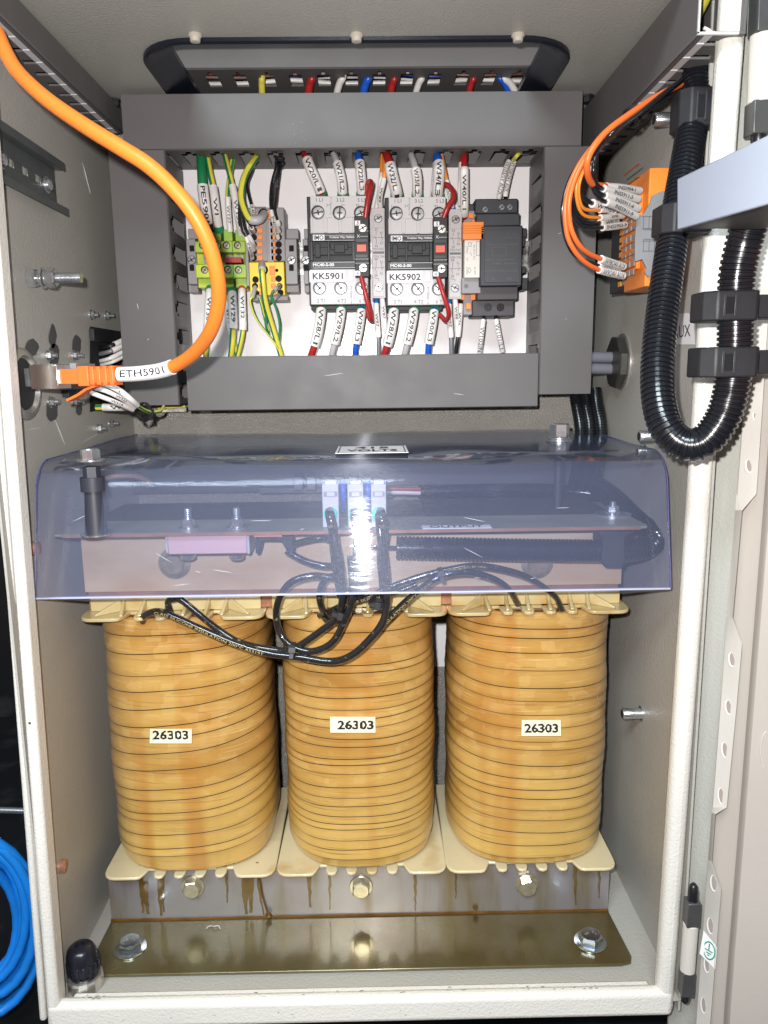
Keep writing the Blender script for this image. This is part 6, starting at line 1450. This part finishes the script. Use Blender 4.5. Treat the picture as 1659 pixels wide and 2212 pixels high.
n_ = len(vs)//5; fs = []
for i in range(n_-1):
    for j in range(4): fs.append((5*i+j, 5*i+j+1, 5*i+5+j+1, 5*i+5+j))
m.add(vs, fs); m.build('door_panel', mat('door_inner', (.50, .455, .41), .35, bump=.2, bscale=300, bdist=.0006, var=.05, vscale=10), dp)
m = MB()      # pressed outlines on the door skin
for (x, y, rr) in ((1655, 1575, 30),):
    pass
m.tube(catmull([P(1659+4, 1570, .572), P(1648, 1590, .572), P(1643, 1625, .572), P(1650, 1660, .572), P(1668, 1680, .572)], 6), .0006, 6).build('pressed_ring', DOORP, dp)
# earth sticker on the bar
so = MB(); cor = [P(1520, 2010, YB1-.0066), P(1549, 2046, YB1-.0096), P(1545, 2094, YB1-.0096), P(1511, 2060, YB1-.0066)]; so.add(cor, [(0, 1, 2, 3)]); so = so.build('earth_sticker', PAPER, dp)
GRN = mat('sticker_green', (.02, .30, .18), .5)
e1 = unit(cor[1]-cor[0]); e2 = unit(cor[0]-cor[3]); cc = (cor[0]+cor[1]+cor[2]+cor[3])/4-EY*.0006
m = MB(); N = 30; rx, ry = .0054, .0088; vs = []
e1 = unit(V((1, -.4, -.45))); e2 = unit(V((.05, 0, 1)))
for f_ in (1, .84):
    for i in range(N): a = 2*math.pi*i/N; vs.append(cc+e1*(rx*f_*math.cos(a))+e2*(ry*f_*math.sin(a)))
m.add(vs, [(i, (i+1) % N, N+(i+1) % N, N+i) for i in range(N)])
for u0, v0, u1, v1 in ((-.1, -.75, -.1, .0), (-.75, .0, .55, .0), (-.5, .28, .35, .28), (-.25, .5, .1, .5)):
    a = cc-EY*.0003+e1*(rx*u0)-e2*(ry*v0*-1)*-1; a = cc-EY*.0003+e1*(rx*u0)-e2*(ry*v0*-1 if False else ry*v0); b = cc-EY*.0003+e1*(rx*u1)-e2*(ry*v1)
    dd = unit(b-a); s = dd.cross(EY)*.0005; m.add([a-s, b-s, b+s, a+s], [(0, 1, 2, 3)])
m.build('earth_symbol', GRN, so)
# hinges
def hinge(lab, x, y0, lean, items, Y=.592):
    t = thing('hinge', lab, 'hinge', P(x, y0, Y), 'door hinges')
    for nm, a, b, w, mm, rnd in items:
        pa, pb = P(x+lean*(a-y0), a, Y), P(x+lean*(b-y0), b, Y); r = k(w, Y)/2
        if rnd == 2:
            MB().lathe(pb, pa-pb, [(0, r), ((pa-pb).length*.55, r), ((pa-pb).length*.85, r*.8), ((pa-pb).length, r*.35)], 24).build(nm, mm, t, sharp=60)
        elif rnd: MB().cyl(pa, pb, r, n=28).build(nm, mm, t, bev=.0006)
        else: MB().obox((pa+pb)/2, EX*r, EY*r, (pa-pb)/2).build(nm, mm, t, bev=.0008)
hinge('lower door hinge with black pin beside the earth sticker', 1499, 1905, -.075, [('pin_cap', 1908, 1946, 24, BLACK, 2), ('knuckle', 1944, 1996, 32, HINGEG, 0), ('barrel', 1994, 2096, 36, DOORP, 1), ('knuckle', 2094, 2145, 31, HINGEG, 0), ('pin_end', 2166, 2143, 22, BLACK, 2)])
hinge('upper door hinge at the top right corner of the picture', 1652, 0, -.045, [('knuckle', -60, 76, 44, HINGEG, 0), ('barrel', 76, 224, 50, DOORP, 1), ('knuckle', 222, 294, 44, HINGEG, 0), ('pin_end', 318, 292, 30, BLACK, 2)])
# duct on the door, pale blue reflection in its colour, coming towards the camera
a, b = P(1463, 386, .500), P(1463, 497, .500)
dd = thing('wiring_duct', 'large duct with painted pale blue reflection on the open door pointing towards the viewer', 'wiring duct', (a.x, .36, b.z), 'slotted grey wiring ducts')
a2, b2 = P(1659, 291, .377), P(1659, 441, .377); ext = (a2-a)/(.5-.377); ext2 = (b2-b)/(.5-.377)
A1, B1 = a+ext*.33, b+ext2*.33
wv = V((.052, 0, 0))
MB().add([a, b, B1, A1, a+V((.002, 0, 0)), b+V((.002, 0, 0)), B1+V((.002, 0, 0)), A1+V((.002, 0, 0))], [(0, 1, 2, 3), (7, 6, 5, 4), (0, 4, 5, 1), (1, 5, 6, 2), (3, 2, 6, 7), (0, 3, 7, 4)]).build('cover', DUCTL, dd, bev=.0007)
MB().add([b+V((.002, 0, .001)), B1+V((.002, 0, .001)), B1+wv, b+wv, a+V((.002, 0, -.001)), A1+V((.002, 0, -.001)), A1+wv, a+wv], [(0, 1, 2, 3), (4, 7, 6, 5), (0, 3, 7, 4), (3, 2, 6, 7)]).build('slotted_body', DUCT, dd)

# ================================================================== gland in the floor corner
q = PZ(186, 2128, ZF); gd = thing('floor_gland', 'black cable gland with nickel base in the lower left floor corner', 'gland', q)
m = MB(); m.lathe(q, EZ, [(0, .0155), (.001, .0162), (.010, .0162), (.012, .015)], 14); m.build('hex_base', NICKEL, gd, sharp=20)
ax2 = unit(V((-.08, -.02, 1)))
m = MB(); m.lathe(q+EZ*.012, ax2, [(0, .0125), (.003, .0125), (.0032, .0105), (.0055, .0105), (.0057, .0140), (.016, .0137), (.0215, .0134), (.0275, .0118), (.0300, .0092), (.0312, .0045), (.0290, .0040), (.0288, .0001)], 36); m.build('dome_cap', RUBBER, gd, sharp=40)
m = MB()
for i in range(16):
    a = 2*math.pi*i/16; d_ = V((math.cos(a), math.sin(a), 0)); c = q+EZ*.0225+ax2*.0+d_*.0140; m.obox(c+V((-.0008, 0, 0)), d_*.0010, V((-d_.y, d_.x, 0))*.0014, EZ*.0056)
m.build('grip_rib', RUBBER, gd, bev=.0004)

# ================================================================== outside, lower left
def ell(cx, cy, rx, ry, Y, a0, a1, tiltY=.05, n=26, rot=0.0):
    out = []
    for i in range(n+1):
        a = R(a0+(a1-a0)*i/n); x, y = rx*math.cos(a), ry*math.sin(a)
        out.append(P(cx+x*math.cos(rot)-y*math.sin(rot), cy+x*math.sin(rot)+y*math.cos(rot), Y+tiltY*math.cos(a)))
    return out
m = MB(); rb_ = random.Random(5)
for i in range(13):
    e_ = ell(-52+rb_.uniform(-10, 8), 1992+rb_.uniform(-16, 16), 88+i*4.2, 128+i*5.5, .74+.012*(i % 4)+rb_.uniform(0, .01), 0, 360, tiltY=.02+rb_.uniform(-.01, .01), rot=rb_.uniform(-.12, .12))
    m.tube(e_, .0052, 14, caps=False)
tag(m.build('network_cable_coil', BLUEC, sharp=60), 'coil of bright blue network cable outside the cabinet at lower left', 'cable coil')
tag(MB().cyl(P(-60, 1748, .86), P(70, 1752, .86), .0038, n=14).build('metal_rod', STEEL), 'thin bare metal rod outside the left edge of the cabinet', 'rod')
